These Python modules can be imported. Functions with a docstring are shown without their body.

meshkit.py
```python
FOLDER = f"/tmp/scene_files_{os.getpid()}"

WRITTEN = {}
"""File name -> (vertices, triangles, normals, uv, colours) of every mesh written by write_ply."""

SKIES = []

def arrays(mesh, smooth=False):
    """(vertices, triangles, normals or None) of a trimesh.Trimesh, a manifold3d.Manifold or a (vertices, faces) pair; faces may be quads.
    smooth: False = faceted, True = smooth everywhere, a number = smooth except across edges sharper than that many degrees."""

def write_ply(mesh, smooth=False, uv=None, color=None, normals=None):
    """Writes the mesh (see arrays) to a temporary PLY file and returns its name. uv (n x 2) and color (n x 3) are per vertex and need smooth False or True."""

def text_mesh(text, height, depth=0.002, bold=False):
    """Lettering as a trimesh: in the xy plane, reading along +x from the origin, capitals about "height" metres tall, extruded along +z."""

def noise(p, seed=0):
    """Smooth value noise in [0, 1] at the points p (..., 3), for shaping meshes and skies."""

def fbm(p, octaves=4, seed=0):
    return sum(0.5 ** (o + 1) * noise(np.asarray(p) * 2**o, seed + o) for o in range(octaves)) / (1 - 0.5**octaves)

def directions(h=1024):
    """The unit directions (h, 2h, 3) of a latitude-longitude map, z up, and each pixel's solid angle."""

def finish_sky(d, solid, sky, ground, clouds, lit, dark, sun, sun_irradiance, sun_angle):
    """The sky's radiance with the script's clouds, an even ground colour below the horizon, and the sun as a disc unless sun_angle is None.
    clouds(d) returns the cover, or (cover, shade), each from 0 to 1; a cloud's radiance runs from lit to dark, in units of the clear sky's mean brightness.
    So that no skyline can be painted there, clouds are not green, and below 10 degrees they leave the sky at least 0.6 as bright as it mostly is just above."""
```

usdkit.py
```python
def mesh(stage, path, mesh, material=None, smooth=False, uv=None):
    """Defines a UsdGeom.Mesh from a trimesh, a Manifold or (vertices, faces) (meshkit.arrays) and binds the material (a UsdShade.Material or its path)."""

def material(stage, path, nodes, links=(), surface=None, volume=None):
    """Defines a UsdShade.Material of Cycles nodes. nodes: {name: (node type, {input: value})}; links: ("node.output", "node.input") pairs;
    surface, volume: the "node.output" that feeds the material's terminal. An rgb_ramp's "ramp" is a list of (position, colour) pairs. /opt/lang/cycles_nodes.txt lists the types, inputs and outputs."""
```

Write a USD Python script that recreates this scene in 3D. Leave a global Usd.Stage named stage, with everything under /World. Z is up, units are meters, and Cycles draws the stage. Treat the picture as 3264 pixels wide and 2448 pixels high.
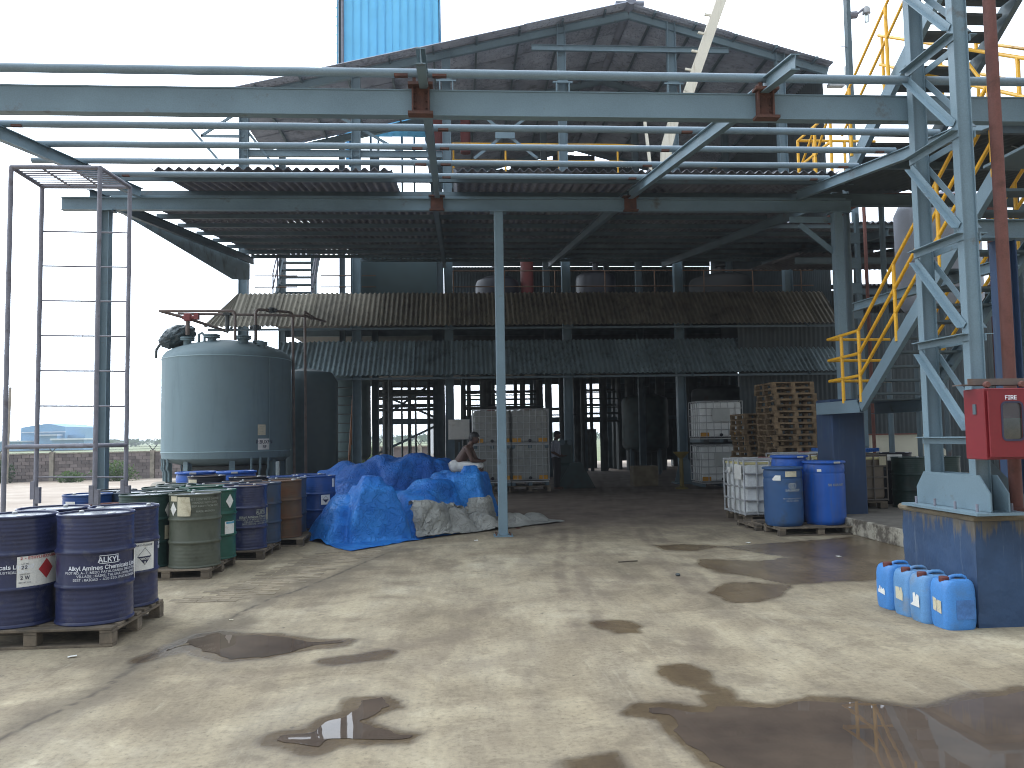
import math, random
import numpy as np
import trimesh
import manifold3d as m3
import usdkit, meshkit
from pxr import Usd, UsdGeom, UsdLux, UsdShade, Gf, Sdf, Vt
from shapely.geometry import Polygon, Point, box as sbox

stage = Usd.Stage.CreateInMemory()
UsdGeom.SetStageUpAxis(stage, UsdGeom.Tokens.z)
UsdGeom.SetStageMetersPerUnit(stage, 1.0)
UsdGeom.Xform.Define(stage, '/World')
UsdGeom.Scope.Define(stage, '/World/Looks')
R = random.Random(11)
NR = np.random.RandomState(7)
A = np.array
PI = math.pi

# ------------------------------------------------------------------ camera, sky, sun, exposure
EXPOSURE = 0.0
SKY_STRENGTH = 0.1
CLOUD = 5.5
SUN_AZ, SUN_EL = math.radians(-38), math.radians(46)     # azimuth from +y towards +x
SUN_I = 0.22
cam = UsdGeom.Camera.Define(stage, '/World/camera')
yaw, pit, rol = 0.0677, 0.06296, -0.01614
fw = A([math.sin(yaw) * math.cos(pit), math.cos(yaw) * math.cos(pit), math.sin(pit)])
r0 = A([math.cos(yaw), -math.sin(yaw), 0.0]); u0 = np.cross(r0, fw)
rt = math.cos(rol) * r0 + math.sin(rol) * u0; up = -math.sin(rol) * r0 + math.cos(rol) * u0
EYE = A([0, 0, 1.6])
cam.AddTransformOp().Set(Gf.Matrix4d(*rt, 0, *up, 0, *(-fw), 0, *EYE, 1))
cam.CreateHorizontalApertureAttr(36.0); cam.CreateVerticalApertureAttr(27.0)
cam.CreateFocalLengthAttr(36.0 * 2557 / 3264)
cam.CreateClippingRangeAttr(Gf.Vec2f(0.05, 5000))
cam.CreateExposureAttr(EXPOSURE)

sundir = A([math.sin(SUN_AZ) * math.cos(SUN_EL), math.cos(SUN_AZ) * math.cos(SUN_EL), math.sin(SUN_EL)])
dome = UsdLux.DomeLight.Define(stage, '/World/sky')
dome.GetPrim().SetCustomDataByKey('kind', 'structure')
skym = usdkit.material(stage, '/World/Looks/sky', {
    'tc': ('texture_coordinate', {}),
    'sky': ('sky_texture', {'sky_type': 'single_scattering', 'sun_disc': False, 'sun_elevation': SUN_EL, 'sun_rotation': math.atan2(sundir[0], sundir[1])}),
    'map': ('mapping', {'scale': (1, 1, 2.2)}),
    'n': ('noise_texture', {'scale': 1.6, 'detail': 5, 'roughness': 0.55}),
    'r': ('rgb_ramp', {'ramp': [(0.25, (CLOUD * .80, CLOUD * .90, CLOUD * 1.03)), (0.75, (CLOUD * 1.0, CLOUD * 1.1, CLOUD * 1.22))]}),
    'dot': ('vector_math', {'math_type': 'dot_product', 'vector2': tuple(sundir)}), 'gl': ('map_range', {'range_type': 'smoothstep', 'from_min': -.1, 'from_max': 1.05, 'to_min': .98, 'to_max': 5.4}), 'gm': ('vector_math', {'math_type': 'scale'}),
    'mix': ('mix', {'fac': 0.9}),
    'bg': ('background_shader', {'strength': SKY_STRENGTH})},
    [('tc.generated', 'map.vector'), ('map.vector', 'n.vector'), ('n.fac', 'r.fac'), ('tc.generated', 'dot.vector1'), ('dot.value', 'gl.value'), ('r.color', 'gm.vector1'), ('gl.result', 'gm.scale'), ('sky.color', 'mix.color1'), ('gm.vector', 'mix.color2'), ('mix.color', 'bg.color')],
    surface='bg.background')
UsdShade.MaterialBindingAPI.Apply(dome.GetPrim()).Bind(skym)
sun = UsdLux.DistantLight.Define(stage, '/World/sun')
sun.CreateIntensityAttr(SUN_I); sun.CreateAngleAttr(28.0); sun.CreateColorAttr(Gf.Vec3f(1.0, 0.97, 0.92))
sun.GetPrim().CreateAttribute('inputs:normalize', Sdf.ValueTypeNames.Bool).Set(True)
zq = sundir; xq = np.cross([0, 0, 1], zq); xq /= np.linalg.norm(xq); yq = np.cross(zq, xq)
sun.AddTransformOp().Set(Gf.Matrix4d(*xq, 0, *yq, 0, *zq, 0, 0, 0, 40, 1))

# ------------------------------------------------------------------ scene tree helpers
_taken = set()
def numbered(parent, name):
    p = f'{parent}/{name}'; k = 0
    while p in _taken:
        k += 1; p = f'{parent}/{name}_{k:03d}'
    _taken.add(p)
    return p
def path_of(parent):
    return '/World' if parent is None else (parent if isinstance(parent, str) else str(parent.GetPath()))
def tag(prim, label=None, cat=None, group=None, kind=None):
    for k, v in (('label', label), ('category', cat), ('group', group), ('kind', kind)):
        if v: prim.SetCustomDataByKey(k, v)
    return prim
def thing(name, label=None, cat=None, loc=(0, 0, 0), rz=0, group=None, kind=None, parent=None):
    x = UsdGeom.Xform.Define(stage, numbered(path_of(parent), name))
    if tuple(loc) != (0, 0, 0): x.AddTranslateOp().Set(Gf.Vec3d(*map(float, loc)))
    if rz: x.AddRotateZOp().Set(math.degrees(rz))
    return tag(x.GetPrim(), label, cat, group, kind)
def dup(root, loc, rz=0, label=None, group=None):
    was = root.GetCustomData()
    r = thing(root.GetName().rstrip('0123456789').rstrip('_') if root.GetName()[-3:].isdigit() else root.GetName(), label or was.get('label'), was.get('category'), loc, rz, group or was.get('group'))
    r.GetReferences().AddInternalReference(root.GetPath()); r.SetInstanceable(True)
    return r
def frame(d, upv=(0, 0, 1)):
    d = A(d, float); d /= np.linalg.norm(d); upv = A(upv, float)
    if abs(d @ upv) > 0.99: upv = A([0, 1, 0]) if abs(d[1]) < .9 else A([1., 0, 0])
    u = np.cross(upv, d); u /= np.linalg.norm(u); v = np.cross(d, u)
    return d, u, v
QB = A([[0, 1, 3, 2], [4, 6, 7, 5], [0, 4, 5, 1], [2, 3, 7, 6], [0, 2, 6, 4], [1, 5, 7, 3]])
class MB:
    def __init__(s): s.v, s.f, s.n = [], [], 0
    def add(s, v, f):
        v = np.asarray(v, float); f = np.asarray(f, int)
        if len(f) == 0: return s
        if f.shape[1] == 4: f = np.vstack([f[:, [0, 1, 2]], f[:, [0, 2, 3]]])
        s.v.append(v); s.f.append(f + s.n); s.n += len(v); return s
    def tm(s, m): return s.add(m.vertices, m.faces)
    def box(s, c, size, rz=0, ch=0.0, R=None):
        h = A(size, float) / 2
        if ch > 0:
            pts = [A([sx * (h[0] - (ch if k != 0 else 0)), sy * (h[1] - (ch if k != 1 else 0)), sz * (h[2] - (ch if k != 2 else 0))]) for sx in (-1, 1) for sy in (-1, 1) for sz in (-1, 1) for k in range(3)]
            m = trimesh.convex.convex_hull(A(pts)); v, f = A(m.vertices), A(m.faces)
        else:
            v = A([[sx, sy, sz] for sx in (-1, 1) for sy in (-1, 1) for sz in (-1, 1)], float) * h; f = QB
        if R is not None: v = v @ A(R).T
        if rz:
            c_, s_ = math.cos(rz), math.sin(rz); v = v @ A([[c_, s_, 0], [-s_, c_, 0], [0, 0, 1]])
        return s.add(v + A(c, float), f)
    def bar(s, p0, p1, w, h, up=(0, 0, 1), ou=0, ov=0):
        """rectangular bar; w along u (sideways), h along v (up-ish)"""
        p0, p1 = A(p0, float), A(p1, float); d, u, v = frame(p1 - p0, up)
        o = u * ou + v * ov
        c = [p + o + u * a * w / 2 + v * b * h / 2 for p in (p0, p1) for a in (-1, 1) for b in (-1, 1)]
        return s.add(c, QB)
    def ibeam(s, p0, p1, h, w, tf=.010, tw=.007, up=(0, 0, 1)):
        s.bar(p0, p1, w, tf, up, 0, h / 2 - tf / 2); s.bar(p0, p1, w, tf, up, 0, -h / 2 + tf / 2)
        return s.bar(p0, p1, tw, h - 2 * tf, up)
    def channel(s, p0, p1, h, w, t=.009, up=(0, 0, 1), side=1):
        s.bar(p0, p1, t, h, up); s.bar(p0, p1, w, t, up, side * (w + t) / 2, h / 2 - t / 2)
        return s.bar(p0, p1, w, t, up, side * (w + t) / 2, -h / 2 + t / 2)
    def angle(s, p0, p1, a, t=.007, up=(0, 0, 1), su=1, sv=1):
        s.bar(p0, p1, t, a, up); return s.bar(p0, p1, a, t, up, su * (a + t) / 2, sv * (a / 2 - t / 2))
    def tube(s, p0, p1, r, n=10, r1=None, caps=True):
        p0, p1 = A(p0, float), A(p1, float); d, u, v = frame(p1 - p0); r1 = r if r1 is None else r1
        a = np.arange(n) * 2 * PI / n; ring = np.cos(a)[:, None] * u + np.sin(a)[:, None] * v
        vs = np.vstack([p0 + ring * r, p1 + ring * r1]); i = np.arange(n); j = (i + 1) % n
        s.add(vs, np.stack([i, j, j + n, i + n], 1))
        if caps:
            s.add(np.vstack([p0 + ring * r, [p0]]), np.stack([j, i, np.full(n, n)], 1)); s.add(np.vstack([p1 + ring * r1, [p1]]), np.stack([i, j, np.full(n, n)], 1))
        return s
    def path(s, pts, r, n=8, rb=None):
        pts = [A(p, float) for p in pts]
        if rb:
            out = [pts[0]]
            for i in range(1, len(pts) - 1):
                a, b = pts[i - 1] - pts[i], pts[i + 1] - pts[i]; la, lb = np.linalg.norm(a), np.linalg.norm(b); q = min(rb, la * .45, lb * .45)
                pa, pb = pts[i] + a / la * q, pts[i] + b / lb * q
                for t in np.linspace(0, 1, 5): out.append((1 - t) ** 2 * pa + 2 * t * (1 - t) * pts[i] + t * t * pb)
            pts = out + [pts[-1]]
        a = np.arange(n) * 2 * PI / n; rings = []; u = None
        for i, p in enumerate(pts):
            d = pts[min(i + 1, len(pts) - 1)] - pts[max(i - 1, 0)]; d = d / np.linalg.norm(d)
            if u is None: _, u, v = frame(d)
            else:
                u = u - d * (u @ d); u /= np.linalg.norm(u); v = np.cross(d, u)
            rings.append(p + np.cos(a)[:, None] * u * r + np.sin(a)[:, None] * v * r)
        m = len(pts); i = np.arange(n); j = (i + 1) % n; f = []
        for k in range(m - 1): f.append(np.stack([k * n + i, k * n + j, k * n + n + j, k * n + n + i], 1))
        s.add(np.vstack(rings), np.vstack(f))
        for k, fl in ((0, True), (m - 1, False)):
            s.add(np.vstack([rings[k], [pts[k]]]), np.stack([j, i, np.full(n, n)] if fl else [i, j, np.full(n, n)], 1))
        return s
    def lathe(s, prof, c=(0, 0, 0), n=32, axis=None):
        prof = A(prof, float); a = np.arange(n) * 2 * PI / n; m = len(prof)
        v = np.stack([prof[:, None, 0] * np.cos(a), prof[:, None, 0] * np.sin(a), np.repeat(prof[:, 1:2], n, 1)], -1).reshape(-1, 3)
        if axis is not None:
            d, u, w = frame(axis); v = v[:, :1] * u + v[:, 1:2] * w + v[:, 2:] * d
        i = np.arange(n); j = (i + 1) % n
        f = np.vstack([np.stack([k * n + i, k * n + j, k * n + n + j, k * n + n + i], 1) for k in range(m - 1)])
        f = np.vstack([f[:, [0, 1, 2]], f[:, [0, 2, 3]]]); vv = v
        ok = (np.linalg.norm(np.cross(vv[f[:, 1]] - vv[f[:, 0]], vv[f[:, 2]] - vv[f[:, 0]]), axis=1) > 1e-12)
        return s.add(v + A(c, float), f[ok])
    def prism(s, poly, z0, z1):
        m = trimesh.creation.extrude_polygon(poly if isinstance(poly, Polygon) else Polygon(poly), z1 - z0, engine='earcut')
        v = A(m.vertices); v[:, 2] += z0; return s.add(v, m.faces)
    def plate(s, poly, thick, origin, ux, uy):
        """flat plate: polygon in the (ux, uy) plane at origin, thick along their cross product"""
        m = trimesh.creation.extrude_polygon(Polygon(poly), thick, engine='earcut'); ux, uy = A(ux, float), A(uy, float); w = np.cross(ux, uy)
        v = A(m.vertices); return s.add(A(origin, float) + v[:, :1] * ux + v[:, 1:2] * uy + v[:, 2:] * w, m.faces)
    def mesh(s): return np.vstack(s.v), np.vstack(s.f)
    def build(s, name, mat, parent=None, smooth=False, label=None, **kw):
        m = usdkit.mesh(stage, numbered(path_of(parent), name), s.mesh(), mat, smooth=smooth)
        return tag(m.GetPrim(), label, **kw)
def primvar(mesh, name, vals):
    UsdGeom.PrimvarsAPI(mesh).CreatePrimvar(name, Sdf.ValueTypeNames.FloatArray, 'vertex').Set(Vt.FloatArray.FromNumpy(np.asarray(vals, np.float32)))
def rounded(size, r, seg=3):
    """rounded box as a Manifold centred at the origin"""
    h = A(size, float) / 2 - r
    sp = m3.Manifold.sphere(r, 4 * seg)
    return m3.Manifold.batch_hull([sp.translate([sx * h[0], sy * h[1], sz * h[2]]) for sx in (-1, 1) for sy in (-1, 1) for sz in (-1, 1)])

# ------------------------------------------------------------------ materials
def pbr(name, col, rough=.5, var=.18, scale=2.5, dirt=None, dirt_at=(.55, .7), dirt_scale=1.2, streak=False, metallic=0, bump=0, bump_scale=60, spec=.5, coat=0, fine=.08, obj=False, dirt_rough=None):
    col = A(col, float)
    nodes = {'g': ('texture_coordinate' if obj else 'geometry', {}), 'n': ('noise_texture', {'scale': scale, 'detail': 4, 'roughness': .6}),
             'r': ('rgb_ramp', {'ramp': [(.3, tuple(col * (1 - var))), (.7, tuple(np.minimum(col * (1 + var), 1)))]}),
             'nf': ('noise_texture', {'scale': 90, 'detail': 2}), 'rf': ('rgb_ramp', {'ramp': [(.3, (1 - fine,) * 3), (.7, (1 + fine,) * 3)]}),
             'mf': ('mix', {'mix_type': 'multiply', 'fac': 1.0}),
             'rr': ('rgb_ramp', {'ramp': [(.3, (rough * .85,) * 3), (.7, (min(rough * 1.2, 1),) * 3)]}),
             'p': ('principled_bsdf', {'metallic': metallic, 'specular_ior_level': spec, 'coat_weight': coat})}
    src = 'g.object' if obj else 'g.position'
    links = [(src, 'n.vector'), (src, 'nf.vector'), ('n.fac', 'r.fac'), ('nf.fac', 'rf.fac'), ('r.color', 'mf.color1'), ('rf.color', 'mf.color2'), ('n.fac', 'rr.fac')]
    out = 'mf.color'; rout = 'rr.color'
    if dirt is not None:
        nodes['dm'] = ('mapping', {'scale': (6, 6, .55) if streak else (1, 1, 1)})
        nodes['dn'] = ('noise_texture', {'scale': dirt_scale, 'detail': 8, 'roughness': .68})
        nodes['dr'] = ('rgb_ramp', {'ramp': [(dirt_at[0], (0, 0, 0)), (dirt_at[1], (1, 1, 1))]})
        nodes['md'] = ('mix', {'color2': tuple(dirt)})
        nodes['mr'] = ('mix', {'color2': (dirt_rough or .85,) * 3})
        links += [(src, 'dm.vector'), ('dm.vector', 'dn.vector'), ('dn.fac', 'dr.fac'), ('dr.color', 'md.fac'), (out, 'md.color1'), ('dr.color', 'mr.fac'), (rout, 'mr.color1')]
        out = 'md.color'; rout = 'mr.color'
    if bump:
        nodes['bn'] = ('noise_texture', {'scale': bump_scale, 'detail': 4}); nodes['b'] = ('bump', {'strength': 1.0, 'distance': bump})
        links += [(src, 'bn.vector'), ('bn.fac', 'b.height'), ('b.normal', 'p.normal')]
    links += [(out, 'p.base_color'), (rout, 'p.roughness')]
    return usdkit.material(stage, f'/World/Looks/{name}', nodes, links, surface='p.BSDF')
RUST = (.11, .045, .02)
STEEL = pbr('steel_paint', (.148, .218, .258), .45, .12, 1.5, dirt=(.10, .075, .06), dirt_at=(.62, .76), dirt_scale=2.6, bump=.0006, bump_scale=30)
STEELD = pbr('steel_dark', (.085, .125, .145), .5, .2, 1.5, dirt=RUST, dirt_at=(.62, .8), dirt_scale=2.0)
PIPEP = pbr('pipe_paint', (.17, .235, .28), .33, .12, 2, dirt=RUST, dirt_at=(.69, .78), dirt_scale=3)
RUSTM = pbr('rust', (.095, .042, .030), .9, .4, 9, dirt=(.07, .03, .02), dirt_at=(.5, .7), dirt_scale=12, bump=.002)
SCAF = pbr('scaffold_steel', (.19, .19, .225), .55, .2, 6, dirt=(.08, .05, .045), dirt_at=(.58, .75), dirt_scale=5, bump=.0008)
GREYPIPE = pbr('brown_pipe', (.16, .125, .11), .55, .25, 5, dirt=RUST, dirt_at=(.55, .75), dirt_scale=4)
SHEET = pbr('roof_sheet', (.15, .145, .15), .9, .22, 1.1, dirt=(.065, .065, .068), dirt_at=(.5, .72), dirt_scale=2.0, bump=.001, bump_scale=50)
SHEETU = pbr('awning_sheet_beige', (.205, .190, .15), .9, .2, 1.3, dirt=(.16, .14, .10), dirt_at=(.5, .75), dirt_scale=2.0)
SHEETL_ = 0
SHEETL = pbr('awning_sheet_grey', (.19, .255, .275), .85, .2, 1.3, dirt=(.08, .085, .08), dirt_at=(.5, .75), dirt_scale=2.0)
GABLE = pbr('gable_sheet', (.24, .26, .31), .85, .15, 1.0, dirt=(.10, .09, .09), dirt_at=(.5, .75), dirt_scale=1.2)
def variants(base, name, rough=.9):
    return [pbr(f'{name}_{"abcd"[i]}', tuple(c * k for c in base), rough, .2, 1.2, dirt=tuple(c * .42 * k for c in base), dirt_at=(.46 + .03 * i, .7), dirt_scale=1.6 + .3 * i, streak=(i % 2 == 0), bump=.001, bump_scale=50) for i, k in enumerate((1.0, .86, 1.13, .93))]
SHEETS = variants((.20, .205, .225), 'roof_tone'); SHEETUS = variants((.205, .19, .15), 'beige_sheet'); SHEETLS = variants((.19, .255, .275), 'grey_sheet', .85); GABLES = variants((.34, .37, .43), 'gable_sheet_tone', .85)
CLAD = pbr('blue_cladding', (.17, .58, .88), .4, .06, .8)
TANKM = pbr('tank_paint', (.150, .215, .235), .75, .08, .9, dirt=(.125, .18, .2), dirt_at=(.52, .8), dirt_scale=1.0, streak=True, bump=.0008, bump_scale=25)
YELLOW = pbr('yellow_paint', (.72, .38, .02), .4, .12, 3, dirt=(.25, .12, .04), dirt_at=(.64, .76), dirt_scale=4)
RED = pbr('red_paint', (.17, .010, .014), .42, .10, 2, dirt=(.16, .03, .025), dirt_at=(.6, .8), dirt_scale=3)
OXIDE = pbr('red_oxide', (.15, .055, .042), .7, .2, 5, dirt=(.09, .04, .03), dirt_at=(.5, .7), dirt_scale=5, bump=.0008)
CONC = pbr('concrete', (.30, .27, .22), .9, .2, 2, dirt=(.14, .12, .09), dirt_at=(.5, .7), dirt_scale=2.5, bump=.002, bump_scale=30)
CREAM = pbr('cream_wall', (.55, .53, .42), .85, .08, 1.5, dirt=(.33, .29, .2), dirt_at=(.58, .75), dirt_scale=1.0, streak=True)
KERB = pbr('kerb_white', (.46, .42, .33), .9, .15, 3, dirt=(.13, .11, .085), dirt_at=(.46, .58), dirt_scale=3.5, bump=.004)
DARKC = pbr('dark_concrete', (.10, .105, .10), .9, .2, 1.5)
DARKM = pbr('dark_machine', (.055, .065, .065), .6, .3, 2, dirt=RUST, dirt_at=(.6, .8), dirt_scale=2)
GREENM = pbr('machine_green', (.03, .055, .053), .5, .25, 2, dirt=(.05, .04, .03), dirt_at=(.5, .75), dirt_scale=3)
WOOD = [pbr(f'pallet_wood_{"abc"[i]}', c, .9, .3, 6, dirt=(.05, .042, .032), dirt_at=(.45, .75), dirt_scale=4, bump=.002, bump_scale=40) for i, c in enumerate(((.20, .16, .115), (.15, .118, .082), (.095, .075, .055)))]
NAVY = pbr('drum_navy', (.017, .022, .062), .3, .2, 4, dirt=(.085, .078, .08), dirt_at=(.54, .82), dirt_scale=5, coat=.15)
DBLUE = pbr('drum_blue', (.010, .05, .19), .35, .2, 4, dirt=(.03, .04, .07), dirt_at=(.58, .75), dirt_scale=5)
DGREEN = pbr('drum_green', (.012, .075, .05), .4, .25, 4, dirt=(.03, .04, .03), dirt_at=(.55, .75), dirt_scale=5)
DDARK = pbr('drum_dark_green', (.015, .04, .034), .4, .25, 4, dirt=(.03, .03, .025), dirt_at=(.55, .75), dirt_scale=5)
DGREY = pbr('drum_olive', (.085, .095, .068), .5, .2, 4, dirt=(.05, .05, .035), dirt_at=(.5, .72), dirt_scale=4)
DRUST = pbr('drum_rusty', (.09, .055, .032), .75, .3, 5, dirt=(.12, .05, .022), dirt_at=(.45, .65), dirt_scale=4)
DSLATE = pbr('drum_slate', (.03, .05, .085), .5, .2, 4, dirt=(.08, .045, .03), dirt_at=(.55, .75), dirt_scale=5)
DBLACK = pbr('drum_black', (.012, .012, .018), .4, .2, 4)
LIDM = pbr('drum_lid', (.17, .18, .2), .22, .15, 5, dirt=(.09, .07, .06), dirt_at=(.55, .75), dirt_scale=5, metallic=.3)
PBLUE = pbr('plastic_blue', (.010, .085, .37), .38, .12, 3, dirt=(.07, .10, .17), dirt_at=(.50, .8), dirt_scale=2.2, streak=True)
PBLUED = pbr('plastic_blue_dull', (.022, .075, .19), .5, .15, 3, dirt=(.04, .05, .05), dirt_at=(.5, .72), dirt_scale=3)
CAN = pbr('can_blue', (.055, .215, .52), .45, .10, 4, dirt=(.09, .2, .38), dirt_at=(.55, .8), dirt_scale=5, bump=.0008, bump_scale=90)
CAND = pbr('can_blue_dusty', (.10, .25, .47), .5, .12, 5, dirt=(.18, .22, .26), dirt_at=(.52, .75), dirt_scale=6, bump=.0008, bump_scale=90)
CAP = pbr('cap_brown', (.10, .022, .018), .5, .2, 8)
PAPER = pbr('paper', (.72, .71, .66), .8, .06, 8, dirt=(.5, .46, .36), dirt_at=(.6, .75), dirt_scale=7)
PAPERO = pbr('paper_old', (.58, .53, .38), .85, .12, 8, dirt=(.34, .29, .19), dirt_at=(.5, .7), dirt_scale=8)
PRINT = pbr('print_white', (.72, .74, .78), .6, .05, 8)
FADED = pbr('print_faded', (.30, .32, .27), .7, .2, 12)
INK = pbr('print_dark', (.03, .03, .06), .6, .05, 8)
INKRED = pbr('print_red', (.42, .03, .035), .6, .08, 8)
IBCW = pbr('ibc_plastic', (.72, .74, .72), .45, .08, 2, dirt=(.36, .36, .32), dirt_at=(.55, .8), dirt_scale=1.5)
IBCD = pbr('ibc_plastic_grey', (.30, .31, .29), .5, .12, 2, dirt=(.2, .2, .17), dirt_at=(.5, .75), dirt_scale=1.5)
IBCB = pbr('ibc_plastic_brown', (.16, .125, .09), .5, .12, 2, dirt=(.1, .08, .06), dirt_at=(.5, .75), dirt_scale=1.5)
IBCY = pbr('ibc_yellow', (.55, .27, .03), .6, .2, 3)
CREAMP = pbr('ibc_cream_top', (.62, .55, .27), .6, .1, 3)
GALV = pbr('galvanised', (.42, .43, .43), .45, .15, 8, dirt=(.25, .22, .18), dirt_at=(.58, .75), dirt_scale=6, metallic=.35)
DUCT = pbr('cream_duct', (.74, .70, .58), .6, .06, 1.5, dirt=(.5, .44, .33), dirt_at=(.55, .75), dirt_scale=1.2, streak=True)
SKIN = pbr('skin', (.085, .042, .028), .5, .1, 8)
HAIR = pbr('hair', (.008, .007, .007), .5, .1, 20)
CLOTHW = pbr('white_cloth', (.66, .66, .63), .85, .06, 8)
SHIRT = usdkit.material(stage, '/World/Looks/striped_shirt', {'g': ('geometry', {}), 'm': ('mapping', {'scale': (55, 55, 0)}), 'w': ('wave_texture', {'scale': .32, 'distortion': .4}),
    'r': ('rgb_ramp', {'ramp': [(.4, (.10, .11, .16)), (.6, (.42, .43, .47))]}), 'p': ('principled_bsdf', {'roughness': .85})}, [('g.position', 'm.vector'), ('m.vector', 'w.vector'), ('w.fac', 'r.fac'), ('r.color', 'p.base_color')], surface='p.BSDF')
TROUS = pbr('trousers', (.03, .028, .03), .9, .2, 8)
MUD = pbr('concrete_muddy', (.16, .13, .085), .95, .3, 5, bump=.002)
def tarp_mat(name, col, col2):
    return usdkit.material(stage, f'/World/Looks/{name}', {'g': ('geometry', {}), 'n': ('noise_texture', {'scale': 2.2, 'detail': 5}), 'r': ('rgb_ramp', {'ramp': [(.35, col), (.7, col2)]}),
        'v': ('voronoi_texture', {'feature': 'distance_to_edge', 'scale': 6, 'randomness': 1.0}), 'nd': ('noise_texture', {'scale': 9, 'detail': 3}), 'av': ('vector_math', {'math_type': 'multiply_add', 'vector2': (.35, .35, .35)}),
        'vr': ('rgb_ramp', {'ramp': [(0, (0, 0, 0)), (.12, (1, 1, 1))]}), 'n2': ('noise_texture', {'scale': 28, 'detail': 5, 'roughness': .65}), 'ad': ('math', {'math_type': 'multiply_add', 'value2': 1.3}),
        'b': ('bump', {'strength': 1.0, 'distance': .010}), 'p': ('principled_bsdf', {'roughness': .42, 'specular_ior_level': .35}), 't': ('translucent_bsdf', {'color': col2}), 'mx': ('mix_closure', {'fac': .12})},
        [('g.position', 'n.vector'), ('n.fac', 'r.fac'), ('r.color', 'p.base_color'), ('g.position', 'nd.vector'), ('nd.color', 'av.vector1'), ('g.position', 'av.vector3'), ('av.vector', 'v.vector'), ('v.distance', 'vr.fac'), ('g.position', 'n2.vector'), ('n2.fac', 'ad.value1'), ('vr.color', 'ad.value3'), ('ad.value', 'b.height'), ('b.normal', 'p.normal'),
         ('p.BSDF', 'mx.closure1'), ('t.BSDF', 'mx.closure2')], surface='mx.closure')
TARPB = tarp_mat('tarp_bright_blue', (.012, .15, .54), (.035, .26, .70))
TARPD = tarp_mat('tarp_dark_blue', (.010, .10, .40), (.02, .16, .52))
TARPG = tarp_mat('tarp_grey', (.30, .30, .275), (.45, .45, .41))
GLASS = usdkit.material(stage, '/World/Looks/window_glass', {'f': ('fresnel', {'IOR': 1.5}), 't': ('transparent_bsdf', {'color': (.75, .78, .75)}), 'g': ('glossy_bsdf', {'roughness': .05}), 'm': ('mix_closure', {})},
    [('f.fac', 'm.fac'), ('t.BSDF', 'm.closure1'), ('g.BSDF', 'm.closure2')], surface='m.closure')
def leaf_mat(name, a, b):
    return usdkit.material(stage, f'/World/Looks/{name}', {'g': ('geometry', {}), 'r': ('rgb_ramp', {'ramp': [(0, a), (1, b)]}), 'p': ('principled_bsdf', {'roughness': .55}), 't': ('translucent_bsdf', {'color': b}), 'm': ('mix_closure', {'fac': .3})},
        [('g.random_per_island', 'r.fac'), ('r.color', 'p.base_color'), ('p.BSDF', 'm.closure1'), ('t.BSDF', 'm.closure2')], surface='m.closure')
LEAF = leaf_mat('bush_leaf', (.05, .09, .03), (.12, .2, .055))
LEAFD = leaf_mat('bush_leaf_dark', (.03, .06, .03), (.07, .12, .05))
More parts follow.
